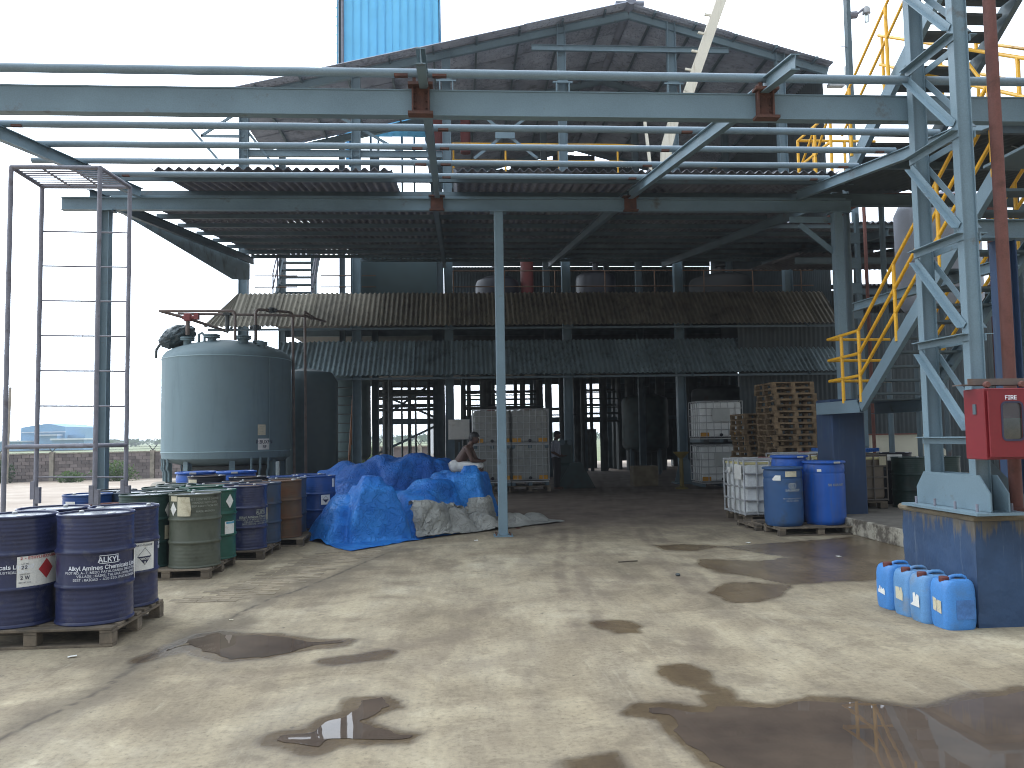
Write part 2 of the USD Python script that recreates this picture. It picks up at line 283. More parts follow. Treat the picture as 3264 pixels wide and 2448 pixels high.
WATER = usdkit.material(stage, '/World/Looks/puddle_water', {'g': ('geometry', {}), 'n': ('noise_texture', {'scale': 2.0, 'detail': 5}), 'r': ('rgb_ramp', {'ramp': [(.3, (.030, .023, .019)), (.7, (.075, .056, .042))]}),
    'n2': ('noise_texture', {'scale': 3.0, 'detail': 2}), 'b': ('bump', {'strength': .25, 'distance': .002}), 'p': ('principled_bsdf', {'roughness': .015, 'ior': 1.33, 'specular_ior_level': .5})},
    [('g.position', 'n.vector'), ('n.fac', 'r.fac'), ('r.color', 'p.base_color'), ('g.position', 'n2.vector'), ('n2.fac', 'b.height'), ('b.normal', 'p.normal')], surface='p.BSDF')
# ------------------------------------------------------------------ ground
P_FRONT = [(-1.0, 4.43), (-.96, 4.52), (-.82, 4.56), (-.77, 4.72), (-.68, 4.81), (-.67, 4.96), (-.65, 5.07), (-.45, 5.09), (-.39, 4.9), (-.48, 4.79), (-.54, 4.67), (-.36, 4.51), (-.25, 4.44), (-.27, 4.36), (-.51, 4.34), (-.66, 4.4), (-.73, 4.31), (-.9, 4.37)]
P_RIGHT = [(.96, 4.64), (1.06, 4.75), (1.27, 4.71), (1.42, 4.63), (1.62, 4.73), (1.81, 4.67), (2.1, 4.78), (2.33, 4.71), (2.49, 4.6), (2.65, 4.57), (2.96, 4.68), (3.43, 4.8), (3.6, 4.3), (3.3, 3.6), (2.72, 3.2), (1.66, 3.1), (1.18, 3.88), (1.17, 4.08), (1.12, 4.31), (1.14, 4.54)]
P_LEFT = [(-2.33, 6.13), (-2.26, 6.4), (-2.18, 6.61), (-2.14, 6.87), (-2.02, 6.93), (-1.8, 6.84), (-1.49, 6.78), (-1.15, 6.51), (-.89, 6.51), (-.92, 6.4), (-1.12, 6.32), (-1.43, 6.08), (-1.66, 6.06), (-1.91, 6.26), (-2.11, 6.49), (-2.2, 6.33)]
DAMP = [P_FRONT, P_RIGHT, P_LEFT,
    [(1.39, 5.5), (1.5, 5.52), (1.58, 5.37), (1.53, 5.12), (1.6, 4.97), (1.51, 5.0), (1.41, 5.13), (1.35, 5.32)], [(1.18, 6.83), (1.37, 6.85), (1.43, 6.65), (1.42, 6.49), (1.28, 6.51), (1.2, 6.68)],
    [(3.02, 10.0), (3.38, 9.85), (3.67, 9.67), (4.23, 9.95), (5.38, 10.7), (6.12, 10.8), (5.9, 9.5), (4.9, 8.4), (3.93, 8.35), (3.44, 8.29), (3.28, 8.67), (3.01, 9.02), (2.92, 9.44)],
    [(2.55, 7.98), (2.8, 8.33), (3.06, 8.35), (3.32, 8.18), (3.11, 7.84), (2.78, 7.49), (2.57, 7.47)], [(2.78, 11.31), (3.14, 11.31), (3.53, 11.05), (3.18, 10.77), (2.82, 10.9)],
    [(3.69, 11.02), (4.24, 11.16), (5.85, 11.63), (6.12, 10.8), (5.28, 10.5), (4.23, 9.95), (3.95, 10.41)], [(1.49, 4.88), (1.58, 4.89), (1.57, 4.82), (1.49, 4.76)], [(.54, 4.0), (.72, 4.04), (.75, 3.9), (.52, 3.87)],
    [(-.98, 5.95), (-.8, 6.0), (-.55, 6.12), (-.6, 6.0), (-.9, 5.88)]]
CRACK = [(-.9, 11.6), (-1.03, 11.13), (-1.29, 10.21), (-1.42, 9.68), (-1.63, 8.96), (-1.74, 8.59), (-1.9, 8.31), (-2.02, 7.68), (-2.06, 7.21), (-2.14, 6.83), (-2.25, 6.47), (-2.32, 6.15), (-2.31, 5.45), (-2.5, 4.6)]
def sdist(poly, x, y):
    """signed distance (positive inside) of points to a polygon"""
    p = A(poly); q = np.roll(p, -1, 0); d = np.full(x.shape, 1e9); ins = np.zeros(x.shape, bool)
    for (x0, y0), (x1, y1) in zip(p, q):
        ex, ey = x1 - x0, y1 - y0; t = np.clip(((x - x0) * ex + (y - y0) * ey) / (ex * ex + ey * ey + 1e-12), 0, 1)
        d = np.minimum(d, np.hypot(x - x0 - t * ex, y - y0 - t * ey))
        if abs(ey) > 1e-9: ins ^= ((y0 > y) != (y1 > y)) & (x < ex * (y - y0) / ey + x0)
    return np.where(ins, d, -d)
def ldist(line, x, y):
    d = np.full(x.shape, 1e9)
    for (x0, y0), (x1, y1) in zip(line[:-1], line[1:]):
        ex, ey = x1 - x0, y1 - y0; t = np.clip(((x - x0) * ex + (y - y0) * ey) / (ex * ex + ey * ey), 0, 1)
        d = np.minimum(d, np.hypot(x - x0 - t * ex, y - y0 - t * ey))
    return d
def sstep(a, b, x):
    t = np.clip((x - a) / (b - a), 0, 1); return t * t * (3 - 2 * t)
def ground_z(x, y):
    return -.9 * sstep(18, 50, y) * np.maximum(sstep(-8, -13, x), sstep(46, 54, y)) - .25 * sstep(80, 160, y)
gx = np.concatenate([[-3000, -1200, -600, -300, -180, -120, -80, -55, -40], np.arange(-32, -7, .8), np.arange(-7, 7, .032), np.arange(7, 14, .5), [15, 18, 24, 35, 60, 120, 300, 800, 3000]])
gy = np.concatenate([[-2000, -300, -60, -20, -6, -1, 1], np.arange(2.2, 8, .035), np.arange(8, 15, .06), np.arange(15, 26, .3), np.arange(26, 66, 1.3), [70, 80, 95, 120, 160, 220, 300, 420, 600, 900, 1400, 2200, 4000]])
GX, GY = np.meshgrid(gx, gy, indexing='ij'); GZ = ground_z(GX, GY)
P3 = np.stack([GX, GY, 0 * GX], -1)
nz = meshkit.fbm(P3 * 2.6, 5, 3) - .5; nz2 = meshkit.fbm(P3 * 9, 3, 8) - .5
wet = np.zeros_like(GX); near = (GX > -8) & (GX < 8) & (GY < 16) & (GY > 1)
for p in DAMP:
    sd = sdist(p, GX[near], GY[near]) + nz[near] * .16 + nz2[near] * .06
    wet[near] = np.maximum(wet[near], sstep(-.11, -.03, sd))
halo = np.zeros_like(GX)
for p in DAMP[:8]:
    sd = sdist(p, GX[near], GY[near]) + nz[near] * .7
    halo[near] = np.maximum(halo[near], .22 * sstep(-.34, .0, sd))
wet = np.maximum(wet, halo)
crack = np.zeros_like(GX); crack[near] = sstep(.05, .012, ldist(CRACK, GX[near], GY[near]) + np.abs(nz2[near]) * .09) * (nz[near] > -.12)
crack = np.maximum(crack, .55 * sstep(.45, 0, ldist(CRACK, GX, GY) + nz * .9) * near)
track = np.zeros_like(GX)
for pts, w_, a_ in ([[(.9, 6.2), (1.15, 9.5), (1.7, 13), (2.4, 20), (2.9, 26)], .07, .5], [[(1.12, 6.2), (1.38, 9.5), (1.95, 13), (2.65, 20), (3.2, 26)], .06, .45], [[(2.3, 7.5), (2.5, 10), (3.0, 13.5), (3.7, 20), (4.2, 26)], .07, .5], [[(2.52, 7.5), (2.75, 10), (3.25, 13.5), (3.95, 20), (4.5, 26)], .06, .4],
    [[(-1.2, 3.2), (-.4, 5.2), (.2, 7.6), (.9, 10.5), (1.6, 14)], .10, .3], [[(-.2, 3.2), (.5, 5.2), (1.1, 7.6), (1.7, 10.5), (2.3, 14)], .10, .28], [[(-3.2, 4.9), (-1.6, 5.5), (.1, 6.6), (1.6, 8.2), (2.8, 11)], .12, .28], [[(-3.4, 4.3), (-1.5, 4.9), (.5, 5.9), (2.2, 7.4), (3.5, 9.6)], .12, .24], [[(.2, 3.0), (1.2, 4.6), (2.0, 6.6), (2.6, 9), (2.9, 12)], .09, .25]):
    q_ = A(pts, float); t_ = np.linspace(0, 1, 25); ln = np.c_[np.interp(t_, np.linspace(0, 1, len(q_)), q_[:, 0]), np.interp(t_, np.linspace(0, 1, len(q_)), q_[:, 1])]; ln = (ln + np.roll(ln, 1, 0) + np.roll(ln, -1, 0)) / 3; ln = ln[1:-1]
    m_ = (np.abs(GX) < 7) & (GY > 2) & (GY < 27); d_ = ldist([tuple(c) for c in ln], GX[m_], GY[m_]) + nz2[m_] * .05
    track[m_] = np.maximum(track[m_], 1.25 * a_ * sstep(w_ * 1.5, w_ * .5, d_) * np.clip(.62 + nz[m_] * 2.6, 0, 1))
soil = np.maximum(sstep(-5.6, -6.6, GX + nz * 1.6) * sstep(9.5, 11.5, GY + nz * 2), sstep(40, 46, GY)); soil = np.maximum(soil, sstep(-9, -12, GX)); soil = np.maximum(soil, sstep(16, 20, GX))
mud = sstep(12, 15.5, GY + nz * 2.5) * (1 - soil)
grass = sstep(60, 66, GY + nz * 2)
ii = np.arange(GX.size).reshape(GX.shape)
fq = np.stack([ii[:-1, :-1], ii[1:, :-1], ii[1:, 1:], ii[:-1, 1:]], -1).reshape(-1, 4)
GROUND = usdkit.material(stage, '/World/Looks/ground', {
    'g': ('geometry', {}), 'aw': ('attribute', {'attribute': 'wet'}), 'ac': ('attribute', {'attribute': 'crack'}), 'as': ('attribute', {'attribute': 'soil'}), 'am': ('attribute', {'attribute': 'mud'}), 'ag': ('attribute', {'attribute': 'grass'}),
    'n1': ('noise_texture', {'scale': .8, 'detail': 12, 'roughness': .66, 'distortion': .6}), 'r1': ('rgb_ramp', {'ramp': [(.3, (.185, .150, .100)), (.44, (.270, .222, .150)), (.56, (.352, .298, .205)), (.7, (.45, .395, .285))]}),
    'm2': ('mapping', {'scale': (3.2, .55, 1), 'rotation': (0, 0, .25)}), 'n2': ('noise_texture', {'scale': 1.0, 'detail': 8, 'roughness': .7}), 'r2': ('rgb_ramp', {'ramp': [(.32, (.66, .65, .67)), (.62, (1.12, 1.12, 1.1))]}), 'x2': ('mix', {'mix_type': 'multiply', 'fac': .85}),
    'n3': ('noise_texture', {'scale': 26, 'detail': 6, 'roughness': .75}), 'r3': ('rgb_ramp', {'ramp': [(.3, (.5, .48, .46)), (.46, (.95, .95, .95)), (.72, (1.22, 1.22, 1.2))]}), 'x3': ('mix', {'mix_type': 'multiply', 'fac': .8}), 'n5': ('noise_texture', {'scale': 2.1, 'detail': 13, 'roughness': .72, 'distortion': .4}), 'r5': ('rgb_ramp', {'ramp': [(.52, (0, 0, 0)), (.60, (.42, .42, .42))]}), 'x5': ('mix', {'color2': (.15, .118, .082)}), 'n6': ('noise_texture', {'scale': 1.3, 'detail': 13, 'roughness': .75}), 'r6': ('rgb_ramp', {'ramp': [(.58, (0, 0, 0)), (.72, (.4, .4, .4))]}), 'x6': ('mix', {'color2': (.50, .45, .33)}),
    'n4': ('noise_texture', {'scale': 9, 'detail': 3, 'roughness': .6}), 'r4': ('rgb_ramp', {'ramp': [(.69, (0, 0, 0)), (.74, (.75, .75, .75))]}), 'x4': ('mix', {'color2': (.10, .085, .065)}),
    'xc': ('mix', {'color2': (.085, .068, .05)}), 'nm': ('noise_texture', {'scale': 1.6, 'detail': 8, 'roughness': .7}), 'rm': ('rgb_ramp', {'ramp': [(.3, (.085, .064, .050)), (.7, (.19, .148, .115))]}), 'xm': ('mix', {}),
    'ns': ('noise_texture', {'scale': .5, 'detail': 9, 'roughness': .7}), 'rs': ('rgb_ramp', {'ramp': [(.3, (.32, .25, .20)), (.5, (.42, .34, .27)), (.7, (.56, .49, .41))]}), 'xs': ('mix', {}),
    'ng': ('noise_texture', {'scale': .22, 'detail': 8, 'roughness': .65}), 'rg': ('rgb_ramp', {'ramp': [(.3, (.12, .16, .07)), (.7, (.25, .27, .13))]}), 'xg': ('mix', {}),
    'xw': ('mix', {'mix_type': 'multiply', 'color2': (.27, .235, .205)}), 'at': ('attribute', {'attribute': 'track'}), 'xt': ('mix', {'color2': (.13, .098, .072)}),
    'rr': ('rgb_ramp', {'ramp': [(0, (.92, .92, .92)), (.4, (.6, .6, .6)), (1, (.2, .2, .2))]}), 'wn': ('math', {'math_type': 'multiply_add', 'value2': .35, 'value3': -.17}), 'wa': ('math', {'math_type': 'add', 'use_clamp': True}),
    'hb': ('math', {'math_type': 'multiply_add', 'value2': .6}), 'b': ('bump', {'strength': .7, 'distance': .006}), 'p': ('principled_bsdf', {'specular_ior_level': .4})},
    [('g.position', 'n1.vector'), ('n1.fac', 'r1.fac'), ('g.position', 'm2.vector'), ('m2.vector', 'n2.vector'), ('n2.fac', 'r2.fac'), ('r1.color', 'x2.color1'), ('r2.color', 'x2.color2'),
     ('g.position', 'n3.vector'), ('n3.fac', 'r3.fac'), ('x2.color', 'x3.color1'), ('r3.color', 'x3.color2'), ('g.position', 'n4.vector'), ('n4.fac', 'r4.fac'), ('r4.color', 'x4.fac'), ('g.position', 'n5.vector'), ('n5.fac', 'r5.fac'), ('r5.color', 'x5.fac'), ('x3.color', 'x5.color1'), ('m2.vector', 'n6.vector'), ('n6.fac', 'r6.fac'), ('r6.color', 'x6.fac'), ('x5.color', 'x6.color1'), ('x6.color', 'x4.color1'),
     ('at.fac', 'xt.fac'), ('x4.color', 'xt.color1'), ('ac.fac', 'xc.fac'), ('xt.color', 'xc.color1'), ('g.position', 'nm.vector'), ('nm.fac', 'rm.fac'), ('am.fac', 'xm.fac'), ('xc.color', 'xm.color1'), ('rm.color', 'xm.color2'),
     ('g.position', 'ns.vector'), ('ns.fac', 'rs.fac'), ('as.fac', 'xs.fac'), ('xm.color', 'xs.color1'), ('rs.color', 'xs.color2'), ('g.position', 'ng.vector'), ('ng.fac', 'rg.fac'), ('ag.fac', 'xg.fac'), ('xs.color', 'xg.color1'), ('rg.color', 'xg.color2'),
     ('aw.fac', 'xw.fac'), ('xg.color', 'xw.color1'), ('xw.color', 'p.base_color'), ('n1.fac', 'wn.value1'), ('aw.fac', 'wa.value1'), ('wn.value', 'wa.value2'), ('wa.value', 'rr.fac'), ('rr.color', 'p.roughness'), ('n3.fac', 'hb.value1'), ('n2.fac', 'hb.value3'), ('hb.value', 'b.height'), ('b.normal', 'p.normal')], surface='p.BSDF')
gm = usdkit.mesh(stage, numbered('/World', 'ground'), (np.stack([GX, GY, GZ], -1).reshape(-1, 3), fq), GROUND)
gm.CreateNormalsAttr(); tag(gm.GetPrim(), 'worn cream and brown concrete yard with soil and green field beyond', 'ground', kind='structure')
for nm_, v_ in (('wet', wet), ('crack', crack), ('soil', soil), ('mud', mud), ('track', track), ('grass', grass)): primvar(gm, nm_, v_.ravel())
def puddle(poly, label, seed, shrink=.02):
    p = Polygon(poly).buffer(0).segmentize(.03); c = A(p.exterior.coords)[:-1]
    n = meshkit.fbm(np.c_[c * 6, np.full(len(c), seed)], 4, seed) - .5; n2 = meshkit.fbm(np.c_[c * 6, np.full(len(c), seed + 9)], 4, seed + 5) - .5
    q = Polygon(c + np.c_[n, n2] * .13).buffer(-shrink - .02).buffer(0)
    if q.geom_type != 'Polygon': q = max(q.geoms, key=lambda g: g.area)
    v, f = trimesh.creation.triangulate_polygon(q, engine='earcut')
    MB().add(np.c_[v, np.full(len(v), .0025)], f).build('puddle', WATER, None, label=label, cat='puddle', kind='structure')
puddle(P_FRONT, 'small boot shaped puddle in the foreground reflecting white sky', 2, .012)
puddle(P_RIGHT, 'large dark puddle at the bottom right corner of the yard', 4)
puddle(P_LEFT, 'brown shallow puddle beside the ground crack near the navy drums', 6)

# pavers of the strip left of the crack, each slightly proud
pav = thing('paver_strip', 'strip of worn rectangular pavers beside the drum pallets', 'paving', kind='structure')
PAVM = [pbr(f'paver_{"abc"[i]}', c, .92, .2, 3, dirt=(.19, .155, .105), dirt_at=(.40, .55), dirt_scale=1.8, bump=.002) for i, c in enumerate(((.31, .255, .175), (.28, .23, .155), (.34, .285, .20)))]
row = 0; y = 8.2
while y < 12.1:
    x = -3.0 + (.1 if row % 2 else 0)
    while x < -1.2:
        cx, cy = x + .1, y + .05
        lim = float(np.interp(cy, [p[1] for p in CRACK[::-1]], [p[0] for p in CRACK[::-1]]))
        if cx + .1 < lim - .12 and cx > lim - .95 and R.random() < .9:
            MB().box((cx, cy, -.0108 + R.uniform(0, .0026)), (.186, .090, .026), R.uniform(-.02, .02)).build('paver', PAVM[R.randrange(3)], pav)
        x += .2
    y += .104; row += 1

# ------------------------------------------------------------------ canopy frame in front
RS = .135
rz_ = lambda y: 4.685 + RS * (y - 6.8)
fr = thing('canopy_frame', 'blue grey steel canopy frame of beams and pipes without roofing over the yard', 'steel frame')
MB().bar((-7.2, 7.1, 4.585), (7.6, 7.1, 4.585), .085, .212).bar((-7.2, 7.1, 4.6975), (7.6, 7.1, 4.6975), .1, .012).bar((-7.2, 7.1, 4.4725), (7.6, 7.1, 4.4725), .1, .012).build('front_beam', STEEL, fr)
b = MB().ibeam((-6.15, 12.8, 5.32), (6.6, 12.8, 5.32), .20, .10); b.bar((-5.4, 12.8, 5.44), (6.5, 12.8, 5.44), .06, .03); b.build('rear_beam', STEEL, fr)
for x in (-4.95, -.3, 2.85, 5.68):
    e = MB(); o = -.03 if x == -.3 else 0
    e.ibeam((x - o, 7.15, rz_(7.15)), (x - o * .3, 12.8, rz_(12.8)), .15, .08)
    e.ibeam((x - o, 6.35, rz_(6.35) + .05), (x - o, 7.05, rz_(7.05) + .05), .13, .08); e.build('rafter', STEEL, fr)
    if x > -1 and x < 5:
        c = MB(); c.box((x, 7.04, 4.60), (.16, .02, .26)); c.box((x, 7.0, 4.72), (.22, .10, .025)); c.box((x, 7.0, 4.455), (.22, .10, .025)); c.box((x - .07, 7.02, 4.6), (.015, .06, .23)); c.box((x + .07, 7.02, 4.6), (.015, .06, .23))
        for sx in (-1, 1): c.box((x + sx * .055, 7.02, 4.75), (.03, .08, .06))
        cl_ = c.build('rusty_clamp', RUSTM, fr)
        for bx in (-.05, .05):
            for bz in (4.53, 4.59, 4.66): MB().lathe([(0, 0), (.011, 0), (.011, .012), (0, .012)], (x + bx, 7.03, bz), 6, (0, -1, 0)).build('bolt', RUSTM, cl_)
        c = MB(); c.box((x, 12.735, 5.32), (.2, .02, .24)); c.box((x, 12.71, 5.44), (.26, .09, .02)); c.box((x, 12.71, 5.215), (.24, .09, .02)); c.build('rusty_clamp', RUSTM, fr)
PUR = [(7.0, -7.5, 7.8), (7.97, -7.4, 5.75), (8.94, -5.6, 5.72), (9.9, -5.25, 5.73), (10.88, -5.62, 5.74), (11.82, -5.02, 5.76)]
for y, xa, xb in PUR:
    z = rz_(y) + .115; e = MB(); e.tube((xa, y, z), (xb, y, z), .040, 14); e.build('purlin_pipe', PIPEP, fr, smooth=40)
    for x in (-4.95, -.3, 2.85, 5.68):
        if xa < x < xb:
            for s in (-.17, .17):
                if R.random() < .75: MB().box((x + s, y - .012, z - .028), (.10 + .05 * R.random(), .05, .022)).build('rusty_cleat', RUSTM, fr)
for x, a in ((-5.48, 0), (.69, 0), (6.34, 0)):
    e = MB(); z1 = 5.22
    e.ibeam((x, 12.8, .02), (x, 12.8, z1), .15, .15, .010, .008, up=(1, 0, 0)) if x < 0 else e.box((x, 12.8, z1 / 2 + .01), (.145, .145, z1 - .02), ch=.008)
    col = e.build('column', STEEL, fr)
    MB().box((x, 12.8, .012), (.30, .30, .02)).build('base_plate', STEEL, col)
    MB().box((x, 12.8, z1 - .012), (.26, .2, .02)).build('cap_plate', STEEL, col)
    for sx in (-1, 1):
        for sy in (-1, 1): MB().tube((x + sx * .11, 12.8 + sy * .11, .02), (x + sx * .11, 12.8 + sy * .11, .055), .012, 6).build('anchor_bolt', RUSTM, col)
e = MB(); e.bar((5.72, 12.84, 5.02), (6.3, 12.84, 4.55), .02, .09); e.bar((5.55, 12.84, 5.1), (6.3, 12.84, 5.1), .02, .1); e.build('knee_brace', STEEL, fr)

# ------------------------------------------------------------------ corrugated sheets
def sheet_mesh(w, L, amp=.026, pitch=.146, seg=6, rows=2, th=.006, cutx=None):
    n = int(round(w / pitch * seg)) + 1; xs = np.linspace(0, w, n); z = amp * np.cos(xs / pitch * 2 * PI)
    ys = np.linspace(0, L, rows); V = []
    for dz in (0, -th):
        for yy in ys: V.append(np.c_[xs, np.full(n, yy), z + dz])
    V = np.vstack(V); F = []; i = np.arange(n - 1)
    for r in range(rows - 1):
        a = r * n + i; F.append(np.stack([a, a + 1, a + n + 1, a + n], 1)); c = (rows + r) * n + i; F.append(np.stack([c, c + n, c + n + 1, c + 1], 1))
    t0, b0 = i, rows * n + i; F.append(np.stack([t0, b0, b0 + 1, t0 + 1], 1)); t1, b1 = (rows - 1) * n + i, (2 * rows - 1) * n + i; F.append(np.stack([t1, t1 + 1, b1 + 1, b1], 1))
    F.append(A([[0, n * (rows - 1), (2 * rows - 1) * n, rows * n], [n - 1, rows * n + n - 1, (2 * rows - 1) * n + n - 1, n * rows - 1]]))
    return V, np.vstack(F)
def lay(name, mat, parent, w, L, origin, ux, uy, clip=None, **kw):
    V, F = sheet_mesh(w, L, **kw); ux, uy = A(ux, float), A(uy, float); ux /= np.linalg.norm(ux); uy /= np.linalg.norm(uy); uz = np.cross(ux, uy)
    if clip is not None: V = clip(V)
    return MB().add(A(origin, float) + V[:, :1] * ux + V[:, 1:2] * uy + V[:, 2:] * uz, F).build(name, mat, parent, smooth=60)

cr = thing('canopy_roof', 'corrugated grey sheet roof over the loading bay, seen from below', 'roof')
CS = .114; cz = lambda y: 5.60 + CS * (y - 11.9); dirv = A([0, 1, CS])
ROWS = [(11.9, 2.75), (14.45, 2.75), (17.0, 2.75), (19.55, 2.75), (22.1, 1.15)]
for k, (y0, L) in enumerate(ROWS):
    x = -4.5 if k == 0 else (-5.75 if k < 4 else -5.9); xe = 5.9 if k == 0 else (6.6 if k == 1 else 11.9); c = 0
    while x < xe:
        gapx = (k == 0 and -1.0 < x + .5 < -.02)
        if not gapx:
            sag = R.uniform(-.006, .006)
            w = 1.03
            if k == 0 and x < -1.0 and x + w > -.95: w = -.95 - x
            if w > .3: lay('roof_sheet', SHEETS[R.randrange(4)], cr, w, 2.3 if k == 4 and x > -3.3 else L, (x, y0, cz(y0) + .008 * (c % 2) + .016 * (k % 2) + sag), (1, 0, 0), dirv, rows=2)
        if k == 0 and -1.9 < x < -.9: x = -.03
        else: x += 1.0
        c += 1
for y in (12.25, 13.5, 14.7, 15.9, 17.1, 18.3, 19.5, 20.7, 21.9, 23.1, 24.2):
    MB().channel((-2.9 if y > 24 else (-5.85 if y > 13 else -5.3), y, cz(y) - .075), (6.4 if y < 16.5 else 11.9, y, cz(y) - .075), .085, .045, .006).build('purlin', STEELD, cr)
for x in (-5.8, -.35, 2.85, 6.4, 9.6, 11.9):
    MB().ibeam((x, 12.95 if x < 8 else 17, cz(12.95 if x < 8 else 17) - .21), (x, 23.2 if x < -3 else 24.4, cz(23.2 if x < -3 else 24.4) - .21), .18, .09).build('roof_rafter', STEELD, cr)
f_ = MB(); f_.plate([(14.2, 5.62), (21.5, 5.82), (23.2, 6.15), (23.2, 6.60), (14.2, 5.66)], .012, (-5.92, 0, 0), (0, 1, 0), (0, 0, 1)); f_.build('fascia_panel', SHEETL, cr)
for x, y in ((-5.8, 17.9), (11.9, 17.9)):
    MB().box((x, y, (cz(y) - .32) / 2), (.15, .15, cz(y) - .32)).build('roof_post', STEELD, cr) if x > 0 else None

# ------------------------------------------------------------------ process building
pb = thing('process_building', 'open steel process building with two corrugated awnings and a gable roof', 'building')
COLX = [-6.45, -3.05, -.25, 3.4, 6.95, 10.5]
for x in COLX:
    top = 12.3 + (x + 6.45) * .235 if x < 5.6 else 15.1 - (x - 5.6) * .27
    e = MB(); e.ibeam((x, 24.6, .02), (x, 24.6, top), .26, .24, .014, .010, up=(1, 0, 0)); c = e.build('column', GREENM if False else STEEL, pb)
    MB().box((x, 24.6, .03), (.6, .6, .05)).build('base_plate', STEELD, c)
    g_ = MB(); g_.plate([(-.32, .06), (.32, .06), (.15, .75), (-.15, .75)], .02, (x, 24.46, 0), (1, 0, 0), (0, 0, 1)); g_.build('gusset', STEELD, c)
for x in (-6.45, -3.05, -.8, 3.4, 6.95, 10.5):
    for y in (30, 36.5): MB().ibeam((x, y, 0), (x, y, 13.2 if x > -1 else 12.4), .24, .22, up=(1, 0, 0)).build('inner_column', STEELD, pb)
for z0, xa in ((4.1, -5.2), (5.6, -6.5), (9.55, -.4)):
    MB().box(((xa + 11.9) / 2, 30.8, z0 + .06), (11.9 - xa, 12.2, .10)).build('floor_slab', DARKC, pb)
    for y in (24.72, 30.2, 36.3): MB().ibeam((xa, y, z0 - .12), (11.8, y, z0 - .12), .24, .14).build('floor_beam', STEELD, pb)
MB().ibeam((-6.45, 24.6, 10.35), (-.4, 24.6, 10.35), .2, .12).build('eave_tie', STEEL, pb)
aw1 = thing('upper_awning', parent=pb); aw2 = thing('lower_awning', parent=pb)
d1 = A([0, 1.17, 1.15]); d2 = A([0, 1.17, 1.12])
for k in range(19):
    x = -7.2 + k * 1.0
    def clip1(V, x=x):
        V = V.copy(); lim = -7.2 + .55 * V[:, 1] / 1.64 * 1.2; V[:, 0] = np.maximum(V[:, 0], lim - x) if x < -6 else V[:, 0]; return V
    lay('awning_sheet', SHEETUS[R.randrange(4)], aw1, 1.03 if x + 1.03 < 11.5 else 11.5 - x, 1.64, (x, 23.2, 4.80 + .007 * (k % 2)), (1, 0, 0), d1, clip=clip1)
for k in range(17):
    x = -5.3 + k * 1.0
    lay('awning_sheet', SHEETLS[R.randrange(4)], aw2, 1.03 if x + 1.03 < 11.6 else max(11.6 - x, .3), 1.62, (x, 23.2, 3.36 + .007 * (k % 2)), (1, 0, 0), d2)
for aw, z, xa in ((aw1, 4.72, -7.1), (aw2, 3.27, -5.2)):
    MB().bar((xa, 23.3, z), (11.4, 23.3, z), .05, .06).build('awning_rail', STEELD, aw)
    for x in COLX:
        if x > xa: MB().bar((x, 23.25, z), (x, 24.47, z + 1.05), .05, .06).build('bracket', STEELD, aw)
MB().box((-1.87, 25.0, 6.62), (2.5, .06, 1.75)).build('wall_panel', pbr('panel_dark_green', (.03, .055, .06), .7, .2, 1), pb)
def cladwall(name, x0, x1, y, z0, z1, mat, parent, flip=1):
    k = 0
    x = x0
    while x < x1 - .05:
        w = min(1.02, x1 - x); lay(name, mat, parent, w, z1 - z0, (x, y + .006 * (k % 2), z0), (1, 0, 0), (0, 0, 1), amp=.018, seg=4); x += 1.0; k += 1
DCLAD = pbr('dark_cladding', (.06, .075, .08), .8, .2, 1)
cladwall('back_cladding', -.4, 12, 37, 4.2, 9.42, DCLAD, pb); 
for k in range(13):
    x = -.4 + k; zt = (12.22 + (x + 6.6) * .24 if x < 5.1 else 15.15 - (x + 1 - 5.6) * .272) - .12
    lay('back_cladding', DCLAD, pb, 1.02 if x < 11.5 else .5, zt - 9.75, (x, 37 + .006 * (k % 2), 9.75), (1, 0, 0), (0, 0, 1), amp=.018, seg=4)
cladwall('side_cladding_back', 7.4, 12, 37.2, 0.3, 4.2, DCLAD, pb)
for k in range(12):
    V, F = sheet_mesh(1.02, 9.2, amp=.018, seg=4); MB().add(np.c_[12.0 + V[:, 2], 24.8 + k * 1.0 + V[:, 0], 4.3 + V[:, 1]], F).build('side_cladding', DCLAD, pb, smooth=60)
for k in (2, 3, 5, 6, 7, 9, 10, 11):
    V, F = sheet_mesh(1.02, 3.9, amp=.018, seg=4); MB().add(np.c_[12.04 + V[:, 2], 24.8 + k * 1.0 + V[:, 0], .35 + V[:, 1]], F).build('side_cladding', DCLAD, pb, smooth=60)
# gable roof
AP = (5.6, 15.15); EL = (-6.6, 12.22); ER = (12.1, 13.38)
def slope(x0, z0, x1, z1, ya, yb):
    d = A([x1 - x0, 0, z1 - z0]); L = np.linalg.norm(d); n = max(1, round(L / 3)); y = ya; k = 0
    while y < yb - .1:
        for j in range(n):
            o = A([x0, y, z0]) + d / L * (L / n * j); sgn = 1 if x1 > x0 else -1
            lay('gable_sheet', GABLES[R.randrange(4)], gr_, min(1.04, yb - y), L / n + .1, o + A([0, 0, .01 * (k % 2) + .02 * (j % 2)]), (0, 1, 0), d, seg=3, amp=.025, th=.006)
        y += 1.0; k += 1
gr_ = thing('gable_roof', parent=pb)
slope(EL[0] - .4, EL[1] - .08, -1.2, EL[1] + (AP[1] - EL[1]) * (-1.2 - EL[0]) / (AP[0] - EL[0]), 24.1, 29.4)
slope(-1.2, EL[1] + (AP[1] - EL[1]) * (-1.2 - EL[0]) / (AP[0] - EL[0]), AP[0], AP[1], 24.1, 37.4)
slope(ER[0] + .06, ER[1] - .016, AP[0], AP[1], 24.3, 37.4)
